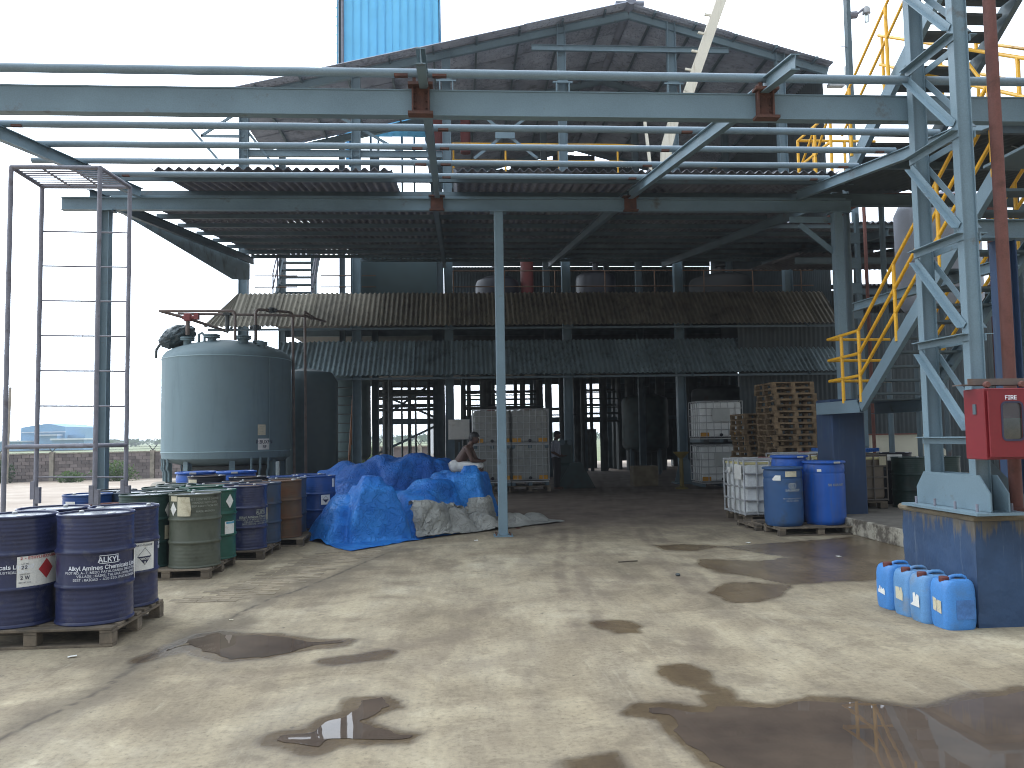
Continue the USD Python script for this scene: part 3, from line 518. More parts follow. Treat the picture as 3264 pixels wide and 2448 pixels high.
for y in (24.6, 29.4, 36.5):
    e = MB(); zl = EL[1] - .17; 
    if y < 30: e.ibeam((EL[0], y, zl), (AP[0], y, AP[1] - .2), .24, .13)
    else: e.ibeam((-1.2, y, 13.3), (AP[0], y, AP[1] - .2), .24, .13)
    e.ibeam((ER[0], y, ER[1] - .2), (AP[0], y, AP[1] - .2), .24, .13); e.build('gable_rafter', STEEL, gr_)
MB().ibeam((2.45, 24.5, 13.78), (8.8, 24.5, 13.78), .18, .1).build('tie_beam', STEEL, gr_)
for x0, z0, x1, z1, n in ((EL[0], EL[1] - .06, AP[0], AP[1] - .07, 9), (ER[0], ER[1] - .06, AP[0], AP[1] - .07, 5)):
    for k in range(n):
        t = (k + .4) / n; x, z = x0 + (x1 - x0) * t, z0 + (z1 - z0) * t; MB().bar((x, 24.2, z), (x, 29.4 if x < -1.2 else 37.3, z), .06, .09).build('gable_purlin', STEELD, gr_)
e = MB(); e.tube((5.15, 24.4, 15.22), (6.05, 24.4, 15.22), .09, 10); e.tube((5.6, 24.1, 15.2), (5.6, 37.4, 15.2), .16, 10); e.build('ridge_cap', GABLE, gr_, smooth=40)
MB().tube((5.55, 24.4, 15.2), (5.55, 24.4, 16.4), .02, 8).tube((5.75, 24.4, 15.2), (5.75, 24.4, 16.3), .012, 8).build('ridge_rod', SCAF, gr_)
# left lattice, x bracing, column heads
e = MB()
for a_, b_ in (((-6.48, 11.74), (-7.75, 10.87)), ((-8.11, 11.18), (-7.09, 9.97)), ((-7.75, 10.87), (-6.45, 10.87)), ((-6.48, 11.2), (-5.5, 9.9))): e.bar((a_[0], 24.6, a_[1]), (b_[0], 24.6, b_[1]), .06, .07)
e.build('eave_bracket', STEEL, pb)
for k, (a_, b_) in enumerate((((.6, 11.9), (2.6, 10.3)), ((2.6, 11.9), (.6, 10.3)), ((-3.6, 11.6), (-1.2, 10.2)))): MB().bar((a_[0], 24.75 + .04 * (k % 2), a_[1]), (b_[0], 24.75 + .04 * (k % 2), b_[1]), .02, .09).build('cross_brace', STEEL, pb)
MB().box((1.58, 24.70, 11.1), (.62, .03, .36)).build('brace_plate', STEEL, pb)
for x in (-.25, 3.4, 6.95):
    e = MB(); e.box((x, 24.4, 12.62), (.62, .1, .05)); e.box((x - .2, 24.4, 12.4), (.04, .1, .38)); e.box((x + .2, 24.4, 12.4), (.04, .1, .38)); e.box((x, 24.4, 12.72), (.34, .1, .14)); e.build('column_splice', STEEL, pb)
e = MB()
for z in (10.27, 10.82): e.tube((-.1, 24.9, z), (5.2, 24.9, z), .03, 8); e.tube((5.2, 24.9, z), (8.6, 25.4, z), .03, 8)
for x in (-.05, 1.6, 3.3, 5.2): e.tube((x, 24.9, 9.62), (x, 24.9, 10.82), .03, 8)
e.build('upper_railing', YELLOW, pb, smooth=40)
e = MB()
for z in (6.25, 6.75): e.tube((-.2, 24.95, z), (11.5, 24.95, z), .02, 6)
for x in np.arange(-.1, 11.6, 1.6): e.tube((x, 24.95, 5.7), (x, 24.95, 6.75), .02, 6)
for p_ in ((-4.2, -3.5), (-6.2, -5.9)):
    for z in (6.25, 6.6): e.tube((p_[0], 24.9, z), (p_[1] + 1.0, 24.9, z), .02, 6)
e.build('gallery_railing', pbr('rail_dull_orange', (.09, .045, .02), .6, .2, 4), pb, smooth=40)
def far_stair(name, x0, x1, y0, z0, y1, z1, n, mat, rail, parent, treadmat=None):
    s_ = thing(name, parent=parent)
    for x in (x0, x1): MB().bar((x, y0, z0), (x, y1, z1), .05, .2).build('stringer', mat, s_)
    for k in range(n):
        t = (k + .5) / n; MB().box(((x0 + x1) / 2, y0 + (y1 - y0) * t, z0 + (z1 - z0) * t), (abs(x1 - x0), .24, .035)).build('tread', treadmat or mat, s_)
    if rail:
        for x in (x0 - .05, x1 + .05):
            r_ = MB(); d = A([0, y1 - y0, z1 - z0])
            for h in (.5, .95): r_.tube((x, y0, z0 + h), (x, y1, z1 + h), .022, 7)
            for t in (0.02, .35, .7, .98): p = A([x, y0, z0]) + d * t; r_.tube(p, p + A([0, 0, .95]), .022, 7)
            r_.build('handrail', rail, s_, smooth=40)
far_stair('upper_stair', -5.6, -4.5, 27.0, 8.3, 24.9, 5.7, 9, STEELD, SCAF, pb)
ORAIL = pbr('rail_orange', (.20, .075, .025), .55, .2, 4)
far_stair('ground_stair', -4.5, -3.45, 25.3, .1, 27.2, 3.7, 12, DARKM, ORAIL, pb)
for x in (-2.0, -1.54, -2.89, -3.17): MB().bar((x, 30, 9.7), (x, 30, 13.9), .07, .07).build('upper_post', STEELD, pb)
e = MB(); [e.bar((-3.5, 30, z), (-1.2, 30, z), .05, .06) for z in (12.25, 13.02)]; e.build('upper_rail', STEELD, pb)
for x in (-.55, .35): MB().tube((x, 26, 10.9), (x, 26, 12.9), .17, 12).build('red_riser_pipe', pbr('riser_red', (.13, .025, .022), .6, .2, 4) if x < 0 else '/World/Looks/riser_red', pb, smooth=40)
MB().tube((2.4, 27, 5.8), (2.4, 27, 9.4), .22, 12).build('red_riser_pipe', '/World/Looks/riser_red', pb, smooth=40)
# ------------------------------------------------------------------ lattice tower on its plinth
PLM = usdkit.material(stage, '/World/Looks/plinth_paint', {'g': ('geometry', {}), 'sx': ('separate_xyz', {}) , 'n': ('noise_texture', {'scale': 2.2, 'detail': 6, 'roughness': .65}), 'r': ('rgb_ramp', {'ramp': [(.3, (.020, .045, .095)), (.7, (.032, .07, .145))]}),
    'm': ('mapping', {'scale': (9, 9, .7)}), 'n2': ('noise_texture', {'scale': 1.1, 'detail': 8, 'roughness': .7}), 'h': ('map_range', {'from_min': .30, 'from_max': .9, 'to_min': -.42, 'to_max': .15}), 'ad': ('math', {'math_type': 'add'}),
    'r2': ('rgb_ramp', {'ramp': [(.52, (0, 0, 0)), (.60, (1, 1, 1))]}), 'c': ('rgb_ramp', {'ramp': [(.3, (.085, .07, .05)), (.7, (.15, .135, .11))]}), 'x': ('mix', {}),
    'n3': ('noise_texture', {'scale': 3.1, 'detail': 5, 'roughness': .6}), 'r3': ('rgb_ramp', {'ramp': [(.74, (0, 0, 0)), (.78, (1, 1, 1))]}), 'x3': ('mix', {'color2': (.22, .19, .14)}),
    'm5': ('mapping', {'scale': (22, 22, .9)}), 'n5': ('noise_texture', {'scale': 1.0, 'detail': 6, 'roughness': .6}), 'r5': ('rgb_ramp', {'ramp': [(.60, (0, 0, 0)), (.72, (.55, .55, .55))]}), 'h5': ('map_range', {'from_min': .2, 'from_max': .85}), 'm6': ('math', {'math_type': 'multiply'}), 'x5': ('mix', {'color2': (.26, .30, .33)}), 'b': ('bump', {'strength': .8, 'distance': .006}), 'n4': ('noise_texture', {'scale': 22, 'detail': 5}), 'p': ('principled_bsdf', {'roughness': .62})},
    [('g.position', 'sx.vector'), ('sx.z', 'h.value'), ('g.position', 'n.vector'), ('n.fac', 'r.fac'), ('g.position', 'm.vector'), ('m.vector', 'n2.vector'), ('n2.fac', 'ad.value1'), ('h.result', 'ad.value2'), ('ad.value', 'r2.fac'), ('n.fac', 'c.fac'), ('r2.color', 'x.fac'), ('r.color', 'x.color1'), ('c.color', 'x.color2'),
     ('g.position', 'n3.vector'), ('n3.fac', 'r3.fac'), ('r3.color', 'x3.fac'), ('x.color', 'x3.color1'), ('g.position', 'm5.vector'), ('m5.vector', 'n5.vector'), ('n5.fac', 'r5.fac'), ('sx.z', 'h5.value'), ('r5.color', 'm6.value1'), ('h5.result', 'm6.value2'), ('m6.value', 'x5.fac'), ('x3.color', 'x5.color1'), ('x5.color', 'p.base_color'), ('g.position', 'n4.vector'), ('n4.fac', 'b.height'), ('b.normal', 'p.normal')], surface='p.BSDF')
pl = thing('concrete_plinth', 'blue painted concrete plinth with flaking muddy top under the lattice tower', 'plinth')
m = trimesh.creation.box((1.75, 1.06, .86)).subdivide_to_size(.06); v = A(m.vertices)
v = v + A([4.995, 6.77, .43]); nn = (meshkit.fbm(v * 5, 4, 5) - .5); vn = A(m.vertices) / A([.875, .53, .43]); edge = (np.abs(vn) > .94).sum(1) > 1
v += np.sign(A(m.vertices)) * (np.abs(vn) > .999) * (nn * .03)[:, None] * (v[:, 2:] > .02); v[edge & (v[:, 2] > .1)] += (A([4.995, 6.77, .4]) - v[edge & (v[:, 2] > .1)]) * .012
MB().add(v, m.faces).build('block', PLM, pl, smooth=50)
MB().box((4.995, 6.77, .8725), (1.80, 1.11, .055), ch=.018).build('top_slab', MUD, pl)
LT = thing('lattice_tower', 'light blue lattice column of two steel legs with zigzag bracing on the plinth', 'lattice tower')
for y in (6.34, 6.97): MB().ibeam((4.265, y, .93), (4.265, y, 6.4), .13, .085, .009, .05, up=(1, 0, 0)).build('leg', STEEL, LT)
ZS = [5.72, 4.88, 4.05, 3.18, 2.34, 1.49]
for x, s in ((4.196, -1), (4.334, 1)):
    for i, z in enumerate(ZS):
        MB().angle((x + s * .004, 7.01, z), (x + s * .004, 6.28, z), .06, .007, su=-s if False else s).build('strut', STEEL, LT)
        if i > 0: MB().angle((x + s * .004, 6.98, ZS[i - 1] - .055), (x + s * .004, 6.33, z + .10), .055, .006, su=s, sv=-1).build('diagonal', STEEL, LT)
for x in (4.19, 4.34):
    MB().plate([(6.12, .925), (7.14, .925), (7.14, 1.07), (7.02, 1.21), (6.25, 1.21), (6.12, 1.07)], .012, (x, 0, 0), (0, 1, 0), (0, 0, 1)).build('gusset_plate', STEEL, LT)
MB().box((4.265, 6.63, .911), (.42, 1.08, .022)).build('base_plate', STEEL, LT)
for x in (4.13, 4.42):
    for k in range(4): MB().tube((x, 6.2 + .285 * k, .90), (x, 6.2 + .285 * k, .985), .011, 7).build('anchor_bolt', SCAF, LT)
MB().plate([(4.36, .925), (4.85, .925), (4.80, 1.0), (4.36, 1.45)], .012, (0, 6.55, 0), (1, 0, 0), (0, 0, 1)).build('stiffener', STEELD, LT)
# second tower leg group and blue column to the right
PEDM = pbr('pedestal_paint', (.018, .042, .095), .6, .2, 2, dirt=(.06, .09, .13), dirt_at=(.5, .75), dirt_scale=1.5, streak=True)
bc = thing('blue_column', 'dark blue painted steel column behind the fire hose cabinet', 'column')
MB().ibeam((5.83, 8.1, .25), (5.83, 8.1, 3.58), .2, .16, .014, .012, up=(1, 0, 0)).build('shaft', PEDM, bc)
MB().ibeam((5.3, 8.1, 3.70), (8.2, 8.1, 3.70), .2, .16).build('head_beam', STEEL, bc)
# ------------------------------------------------------------------ fire cabinet
fc = thing('fire_cabinet', 'red fire hose cabinet with a small window fixed to the lattice tower', 'fire cabinet')
X0, X1, Yf, Yb, Z0, Z1 = 4.075, 4.78, 5.95, 6.22, 1.346, 1.90
MB().box(((X0 + X1) / 2, (Yf + Yb) / 2 + .01, (Z0 + Z1) / 2), (X1 - X0, Yb - Yf - .02, Z1 - Z0), ch=.006).build('case', RED, fc)
dr = Polygon([(X0 + .018, Z0 + .02), (X1 - .018, Z0 + .02), (X1 - .018, Z1 - .02), (X0 + .018, Z1 - .02)])
wx0, wx1, wz0, wz1 = X0 + .125, X0 + .285, 1.50, 1.785
win = sbox(wx0 + .03, wz0 + .03, wx1 - .03, wz1 - .03).buffer(.03, 6)
def plate_y(poly, y, th, mat, name, parent, **kw):
    m = trimesh.creation.extrude_polygon(poly, th, engine='earcut'); v = A(m.vertices)
    return MB().add(np.c_[v[:, 0], y - v[:, 2], v[:, 1]], A(m.faces)[:, ::-1] if False else m.faces).build(name, mat, parent, **kw)
door = plate_y(dr.difference(win), Yf + .004, .014, RED, 'door', fc)
plate_y(win.buffer(.012).difference(win.buffer(-.002)), Yf - .008, .006, INK, 'window_seal', fc)
plate_y(win.buffer(-.001), Yf + .002, .004, GLASS, 'window', fc)
plate_y(sbox(wx0 - .01, wz0 - .01, wx1 + .01, wz1 - .12), Yf + .0085, .002, pbr('hose_grey', (.22, .19, .15), .8, .3, 10), 'hose_shelf', fc)
MB().box((X0 - .004, Yf + .13, 1.74), (.01, .035, .08)).build('latch', STEELD, fc)
MB().box((X0 + .30, Yb - .06, Z1 + .035), (.78, .12, .008)).box((X0 + .30, Yf + .10, Z1 + .055), (.74, .006, .05)).build('top_bracket', pbr('bracket_brown', (.13, .10, .085), .6, .2, 5, dirt=RUST, dirt_at=(.5, .7), dirt_scale=5), fc)
for x in (X0 + .05, X0 + .34): MB().lathe([(0, -.02), (.022, -.02), (.028, 0), (.022, .018), (0, .02)], (x, Yf + .05, Z1 + .03), 10, (0, 1, 0)).build('bolt', OXIDE, fc)
def text_on(text, h, origin, ux, uy, name, mat, parent, bold=False, depth=.0015, center=False):
    m = meshkit.text_mesh(text, h, depth, bold); v = A(m.vertices); ux, uy = A(ux, float), A(uy, float); w = np.cross(ux, uy)
    if center: v[:, 0] -= (v[:, 0].max() + v[:, 0].min()) / 2
    return MB().add(A(origin, float) + v[:, :1] * ux + v[:, 1:2] * uy + v[:, 2:] * w, m.faces).build(name, mat, parent)
text_on('FIRE', .032, ((wx0 + wx1) / 2 - .005, Yf - .0105, 1.81), (1, 0, 0), (0, 0, 1), 'lettering', PRINT, fc, True, center=True)
MB().ibeam((4.27, 6.24, 1.7), (4.27, 6.29, 1.7), .2, .1).build('mount', STEELD, fc)
rp = thing('red_oxide_pipe', 'tall rusty red standpipe rising at the right edge beside the tower', 'pipe')
MB().tube((4.62, 6.42, .9), (4.62, 6.42, 6.6), .05, 16).build('pipe', OXIDE, rp, smooth=40)
MB().tube((4.62, 6.42, .90), (4.62, 6.42, .93), .09, 16).build('foot_flange', OXIDE, rp)

# ------------------------------------------------------------------ loading platform, wall, pedestal
pf = thing('loading_platform', 'raised concrete platform with a peeling white kerb on the right', 'platform', kind='structure')
MB().box((9.0, 10.7, .115), (6.0, 11.0, .23)).build('slab', pbr('platform_top', (.2, .18, .15), .9, .25, 2, dirt=(.09, .08, .06), dirt_at=(.45, .7), dirt_scale=1.5), pf)
y = 5.3
while y < 12.4:
    L = R.uniform(.5, .9); MB().box((5.985, y + L / 2, .118 + R.uniform(-.003, .003)), (.06, L - .012, .24), ch=.012).build('kerb_stone', KERB, pf); y += L
cw = thing('cream_wall', 'low cream painted wall behind the green drums', 'wall')
MB().plate([(7.9, .23), (10.1, .23), (10.1, 1.1), (9.85, 1.3), (9.6, 1.47), (7.9, 1.47)], .2, (0, 16.2, 0), (1, 0, 0), (0, 0, 1)).build('wall_body', CREAM, cw)
MB().box((8.75, 16.1, 1.482), (1.66, .24, .024)).build('coping', OXIDE, cw)
pd = thing('stair_pedestal', 'blue painted concrete pedestal carrying the foot of the yellow railed stair', 'pedestal')
MB().box((6.33, 12.95, 1.045), (.56, .56, 2.09), ch=.02).build('shaft', PEDM, pd)
# ------------------------------------------------------------------ stair with yellow rails
def rail_run(mb, pts, r=.024): mb.path(pts, r, 8)
st = thing('steel_stair', 'blue grey steel stair with yellow tube rails climbing behind the lattice tower', 'stair')
SL = .756; Yk, Zk = 11.48, 2.0
def zl(y): return Zk + (Yk - y) * SL
for x, sd in ((5.95, 1), (6.95, -1)):
    e = MB(); e.channel((x, 12.98, Zk - .06), (x, Yk + .06, Zk - .06), .19, .06, .01, side=sd); e.channel((x, Yk + .06, Zk - .06), (x, 8.3, zl(8.3) - .0), .19, .06, .01, side=sd); e.build('stringer', STEEL, st)
for k in range(13):
    y = Yk - .12 - k * .235; MB().box((6.45, y, zl(y) + .02), (.92, .25, .03)).build('tread', STEELD, st)
MB().box((6.45, 12.2, Zk + .03), (.94, 1.5, .02)).build('landing_plate', STEELD, st)
MB().box((6.6, 7.7, zl(8.3) + .05), (1.6, 1.2, .03)).build('landing_plate', STEELD, st)
e = MB()
for h in (.33, .66, 1.0):
    e.path([(7.0, 12.5, Zk + .04 + h), (5.95, 12.45, Zk + .04 + h)], .024, 8); e.path([(5.95, 12.47, Zk + .04 + h), (5.95, Yk, Zk + .06 + h)], .024, 8)
    e.path([(5.95, Yk, Zk + .06 + h), (5.95, 8.3, zl(8.3) + .06 + h)], .024, 8)
e.build('handrail', YELLOW, st, smooth=40)
for y in (12.02, Yk, 10.45, 9.4, 8.35): MB().tube((5.95, y, zl(min(y, Yk))), (5.95, y, zl(min(y, Yk)) + 1.07), .026, 10).build('rail_post', YELLOW, st, smooth=40)
e = MB()
for h in (.33, .66, 1.0): e.path([(6.97, Yk, Zk + .06 + h), (6.97, 8.3, zl(8.3) + .06 + h), (6.97, 7.2, zl(8.3) + .06 + h)], .022, 8)
for y in (11.48, 10.45, 9.4, 8.35, 7.3): e.tube((6.97, y, zl(max(y, 8.3))), (6.97, y, zl(max(y, 8.3)) + 1.06), .024, 8)
e.build('handrail', YELLOW, st, smooth=40)
# return flight, rising away from the camera
Zm = zl(8.3) + .05
zr = lambda y: Zm + (y - 8.2) * .6
WSTR = pbr('stringer_pale', (.42, .45, .46), .5, .12, 2)
for x in (7.15, 8.05): MB().channel((x, 8.2, zr(8.2)), (x, 12.6, zr(12.6)), .19, .06, .01).build('stringer', WSTR, st)
for k in range(15):
    y = 8.35 + k * .28; MB().box((7.6, y, zr(y) + .02), (.86, .25, .03)).build('tread', STEELD, st)
e = MB()
for x in (7.1, 8.1):
    for h in (.5, 1.0): e.path([(x, 7.2, Zm + h + .05), (x, 8.2, zr(8.2) + .08 + h), (x, 12.6, zr(12.6) + .08 + h)], .024, 8)
    for y in (7.25, 8.3, 9.4, 10.5, 11.6, 12.5): e.tube((x, y, zr(max(y, 8.2))), (x, y, zr(max(y, 8.2)) + 1.08), .026, 8)
e.path([(7.1, 9.4, zr(9.4) + .1), (7.1, 10.5, zr(10.5) + 1.0)], .022, 8); e.path([(8.1, 9.4, zr(9.4) + .1), (8.1, 10.5, zr(10.5) + 1.0)], .022, 8)
e.build('handrail', YELLOW, st, smooth=40)
# upper flight
us = thing('upper_steel_stair', 'upper flight of steel stair with yellow rails above the canopy frame', 'stair')
zu = lambda y: 5.92 + (12.9 - y) * .62
for x, m_ in ((6.62, STEEL), (7.75, STEELD)): MB().channel((x, 12.95, zu(12.95)), (x, 8.2, zu(8.2)), .24, .07, .012).build('stringer', m_, us)
for k in range(19):
    y = 12.7 - k * .235; MB().box((7.18, y, zu(y) + .03), (1.06, .26, .04)).build('tread', DARKM, us)
MB().box((7.2, 13.7, 5.9), (1.7, 1.5, .05)).build('landing_plate', DARKM, us)
e = MB()
for h in (.55, 1.05):
    e.path([(7.9, 14.3, 5.95 + h), (6.4, 14.3, 5.95 + h), (6.4, 13.0, 5.95 + h)], .026, 8); e.path([(6.55, 12.9, zu(12.9) + .1 + h), (6.55, 8.2, zu(8.2) + .1 + h)], .022, 8)
for x, y in ((6.4, 14.3), (6.7, 14.3), (7.3, 14.3), (6.4, 13.6), (6.4, 13.0)): e.tube((x, y, 5.9), (x, y, 7.0), .028, 8)
e.path([(6.4, 13.6, 6.45), (6.4, 13.0, 7.0)], .022, 8); e.path([(6.4, 14.3, 6.4), (6.4, 13.6, 6.95)], .022, 8)
for y in (12.6, 11.4, 10.2, 9.0): e.tube((6.55, y, zu(y)), (6.55, y, zu(y) + 1.15), .028, 8)
e.build('handrail', YELLOW, us, smooth=40)
for x, y in ((6.62, 13.0), (7.9, 14.2), (7.9, 13.0)): MB().tube((x, y, .23 if y > 12 else 0), (x, y, 5.88), .05, 10).build('support_post', STEELD, us, smooth=40)
# dark sheet deck right of the frame, conduit
dk = thing('side_deck', 'dark sheeted deck roof between the canopy frame and the stair', 'deck roof')
for k in range(4):
    lay('deck_sheet', DCLAD, dk, 1.03, 4.6, (5.76 + k * 1.0, 8.3, rz_(8.3) + .11 + .008 * (k % 2)), (1, 0, 0), (0, 1, RS), amp=.015)
MB().ibeam((5.76, 12.86, 5.44), (9.6, 12.86, 5.44), .2, .1).build('deck_beam', STEELD, dk)
for y in (8.4, 10.4): MB().channel((5.76, y, rz_(y) + .03), (9.7, y, rz_(y) + .03), .1, .05).build('deck_purlin', STEELD, dk)
for x, y in ((9.6, 12.86), (9.6, 8.4)): MB().box((x, y, .115 + rz_(y) / 2 - .07), (.14, .14, rz_(y) - .35)).build('deck_post', STEELD, dk)
op = thing('bent_oxide_pipe', 'bent red oxide pipe under the right end of the canopy', 'pipe')
MB().path([(6.45, 13.3, 5.2), (6.62, 13.3, 5.35), (7.0, 13.3, 5.58), (7.6, 13.3, 5.62), (9.4, 13.3, 5.62), (9.4, 13.3, .24)], .085, 12, .2).build('pipe', OXIDE, op, smooth=40)
bt = thing('battened_column', 'pale steel battened column beside the right canopy post', 'column')
for x in (7.38, 7.62): MB().bar((x, 14.6, .23), (x, 14.6, 5.7), .08, .07, up=(1, 0, 0)).build('column_leg', STEEL, bt)
for z in np.arange(.9, 5.4, .48): MB().box((7.5, 14.555, z), (.31, .012, .2)).build('batten', STEEL, bt)
MB().box((7.5, 14.6, .26), (.5, .36, .06)).build('base_plate', RUSTM, bt)
MB().ibeam((6.2, 12.05, 3.5), (6.2, 8.4, 3.44), .13, .08).build('side_beam', STEEL, st)
pv = thing('pale_vessel', 'tall pale grey vessel standing behind the stair rails', 'vessel')
MB().lathe([(0, 3.7), (.6, 3.78), (.72, 3.95), (.72, 5.6), (.6, 5.85), (0, 6.0)], (8.95, 14.2, 0), 36).build('shell', pbr('pale_vessel_paint', (.36, .39, .45), .45, .06, 1), pv, smooth=40)
for a in range(3): MB().tube((8.95 + .5 * math.cos(a * 2.1), 14.2 + .5 * math.sin(a * 2.1), .23), (8.95 + .5 * math.cos(a * 2.1), 14.2 + .5 * math.sin(a * 2.1), 3.8), .05, 8).build('leg', STEELD, pv)
rpole = thing('thin_rust_pole', 'thin rusty pole seen in the gap under the deck roof', 'pole')
MB().tube((8.1, 15.2, .23), (8.1, 15.2, 6.0), .035, 8).build('pole', OXIDE, rpole, smooth=40)
# side shed closing the right background
sh = thing('side_shed', 'dark lean to shed with corrugated roof behind the stair', 'shed')
for k in range(11):
    lay('shed_sheet', SHEET, sh, 1.03, 5.2, (12.2 + k, 24.6, 6.2 + .008 * (k % 2)), (1, 0, 0), (0, 1, .16), rows=2)
for x in (12.5, 16.0, 19.2, 22.8): MB().box((x, 24.8, 3.0), (.16, .16, 6.0)).build('shed_post', STEELD, sh)
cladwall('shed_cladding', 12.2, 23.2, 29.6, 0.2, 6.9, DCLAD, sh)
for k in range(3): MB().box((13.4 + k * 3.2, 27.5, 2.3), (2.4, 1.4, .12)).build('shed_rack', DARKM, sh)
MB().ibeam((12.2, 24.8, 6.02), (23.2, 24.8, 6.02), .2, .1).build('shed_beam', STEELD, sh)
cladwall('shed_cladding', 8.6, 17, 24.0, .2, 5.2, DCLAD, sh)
ls = thing('low_canopy', 'low dark corrugated canopy seen between the canopy posts and the stair', 'canopy')
for k in range(9): lay('canopy_sheet', SHEET, ls, 1.03, 3.2, (8.4 + k, 19.0, 5.95 + .008 * (k % 2)), (1, 0, 0), (0, 1, .08), rows=2)
for x in (13.0, 17.2): MB().box((x, 19.2, 3.0), (.14, .14, 5.7)).build('canopy_post', STEELD, ls)
MB().ibeam((8.4, 19.2, 5.8), (17.4, 19.2, 5.8), .16, .09).build('canopy_beam', STEELD, ls)

# ------------------------------------------------------------------ pallets
def pallet(name, label, loc, rz=0, w=1.2, d=1.0, h=.14, group='wooden pallets under the goods', wood=0, label_cat='pallet'):
    t = thing(name, label, label_cat, loc, rz, group)
    bt = .022
    for x in (-w / 2 + .05, 0, w / 2 - .05):
        for y in (-d / 2 + .05, 0, d / 2 - .05): MB().box((x, y, bt + (h - 3 * bt) / 2 + .0), (.1, .1, h - 3 * bt), ch=.004).build('block', WOOD[(wood + R.randrange(2)) % 3], t)
    for y in (-d / 2 + .05, 0, d / 2 - .05):
        MB().box((0, y, bt / 2), (w, .1, bt), ch=.003).build('bottom_board', WOOD[(wood + R.randrange(2)) % 3], t)
    for x in (-w / 2 + .05, 0, w / 2 - .05): MB().box((x, 0, h - bt * 1.5), (.1, d, bt), ch=.003).build('stringer_board', WOOD[(wood + R.randrange(2)) % 3], t)
    n = 7
    for k in range(n): MB().box((0, -d / 2 + .05 + k * (d - .1) / (n - 1), h - bt / 2), (w - R.uniform(0, .02), .105, bt), R.uniform(-.006, .006), ch=.003).build('top_board', WOOD[(wood + R.randrange(3)) % 3], t)
    return t
# ------------------------------------------------------------------ drums
HB, DR = .87, .29
def drum_profile(h, r):
    p = [(0, .012), (r - .02, .012), (r - .004, 0), (r + .004, .006), (r + .004, .018), (r - .004, .028)]
    def ribs(z0, z1, n):
        o = []
        for k in range(n * 4 + 1):
            z = z0 + (z1 - z0) * k / (n * 4); o.append((r - .0035 + .0009 * math.cos(k * PI / 2), z))
        return o
    def hoop(z): return [(r - .003, z - .022), (r + .007, z - .011), (r + .011, z), (r + .007, z + .011), (r - .003, z + .022)]
    p += ribs(.05, h * .30, 5) + hoop(h * .345) + [(r - .003, h * .5)] + hoop(h * .655) + [(r - .003, h * .70)] + ribs(h * .72, h - .05, 6)
    p += [(r - .004, h - .028), (r + .004, h - .018), (r + .004, h - .006), (r - .002, h), (r - .010, h - .002), (r - .012, h - .018)]
    return p
def steel_drum(label, loc, mat, lid=None, h=HB, r=DR, rz=0, cat='drum', group='steel drums stored in the yard', bung=None):
    t = thing('steel_drum', label, cat, loc, rz, group)
    bm_ = MB().lathe(drum_profile(h, r), (0, 0, 0), 48); v_ = bm_.v[0]; sd_ = R.uniform(0, 99); k_ = np.clip((v_[:, 2] - .06) * 8, 0, 1) * np.clip((h - .05 - v_[:, 2]) * 8, 0, 1); nn_ = meshkit.noise(np.c_[v_[:, :2] * 7 + sd_, v_[:, 2] * 5]) ** 2; v_[:, :2] *= (1 - .030 * k_ * nn_ * (nn_ > .12))[:, None]
    bm_.build('body', mat, t, smooth=42)
    MB().lathe([(r - .011, h - .02), (r - .03, h - .016), (0, h - .014)], (0, 0, 0), 40).build('lid', lid or LIDM, t, smooth=42)
    a0 = R.uniform(0, 6.28)
    for da, rr, b in ((0, .21, .034), (PI, .22, .02)):
        c = (rr * math.cos(a0 + da), rr * math.sin(a0 + da), h - .015)
        MB().lathe([(b, 0), (b, .014), (b - .008, .02), (0, .02)], c, 14).build('bung', bung or GALV, t, smooth=40)
    return t
def patch(r, a0, a1, z0, z1, n=8, shape=None):
    """curved label on a drum of radius r; angle 0 looks at the camera (-y), growing to the right"""
    mb = MB()
    if shape is None: shape = [(a0, z0), (a1, z0), (a1, z1), (a0, z1)]
    p = Polygon(shape).segmentize(max((a1 - a0) / n, .02)); v, f = trimesh.creation.triangulate_polygon(p, engine='triangle') if False else (None, None)
    g = p; xs = np.linspace(a0, a1, n + 1); V, F = [], []
    for i in range(n):
        s = g.intersection(sbox(xs[i], z0 - 1, xs[i + 1], z1 + 1))
        for q in getattr(s, 'geoms', [s]):
            if q.geom_type != 'Polygon' or q.area < 1e-7: continue
            vv, ff = trimesh.creation.triangulate_polygon(q, engine='earcut'); mb.add(np.c_[r * np.sin(vv[:, 0]), -r * np.cos(vv[:, 0]), vv[:, 1]], ff)
    return mb
def curved_text(mb, text, h, a_mid, z, r, bold=False, align='c'):
    m = meshkit.text_mesh(text, h, .0006, bold); v = A(m.vertices); w = v[:, 0].max()
    x = v[:, 0] - (w / 2 if align == 'c' else 0); a = a_mid + x / r
    return mb.add(np.c_[(r + v[:, 2]) * np.sin(a), -(r + v[:, 2]) * np.cos(a), z + v[:, 1]], m.faces)
RL = DR + .0008
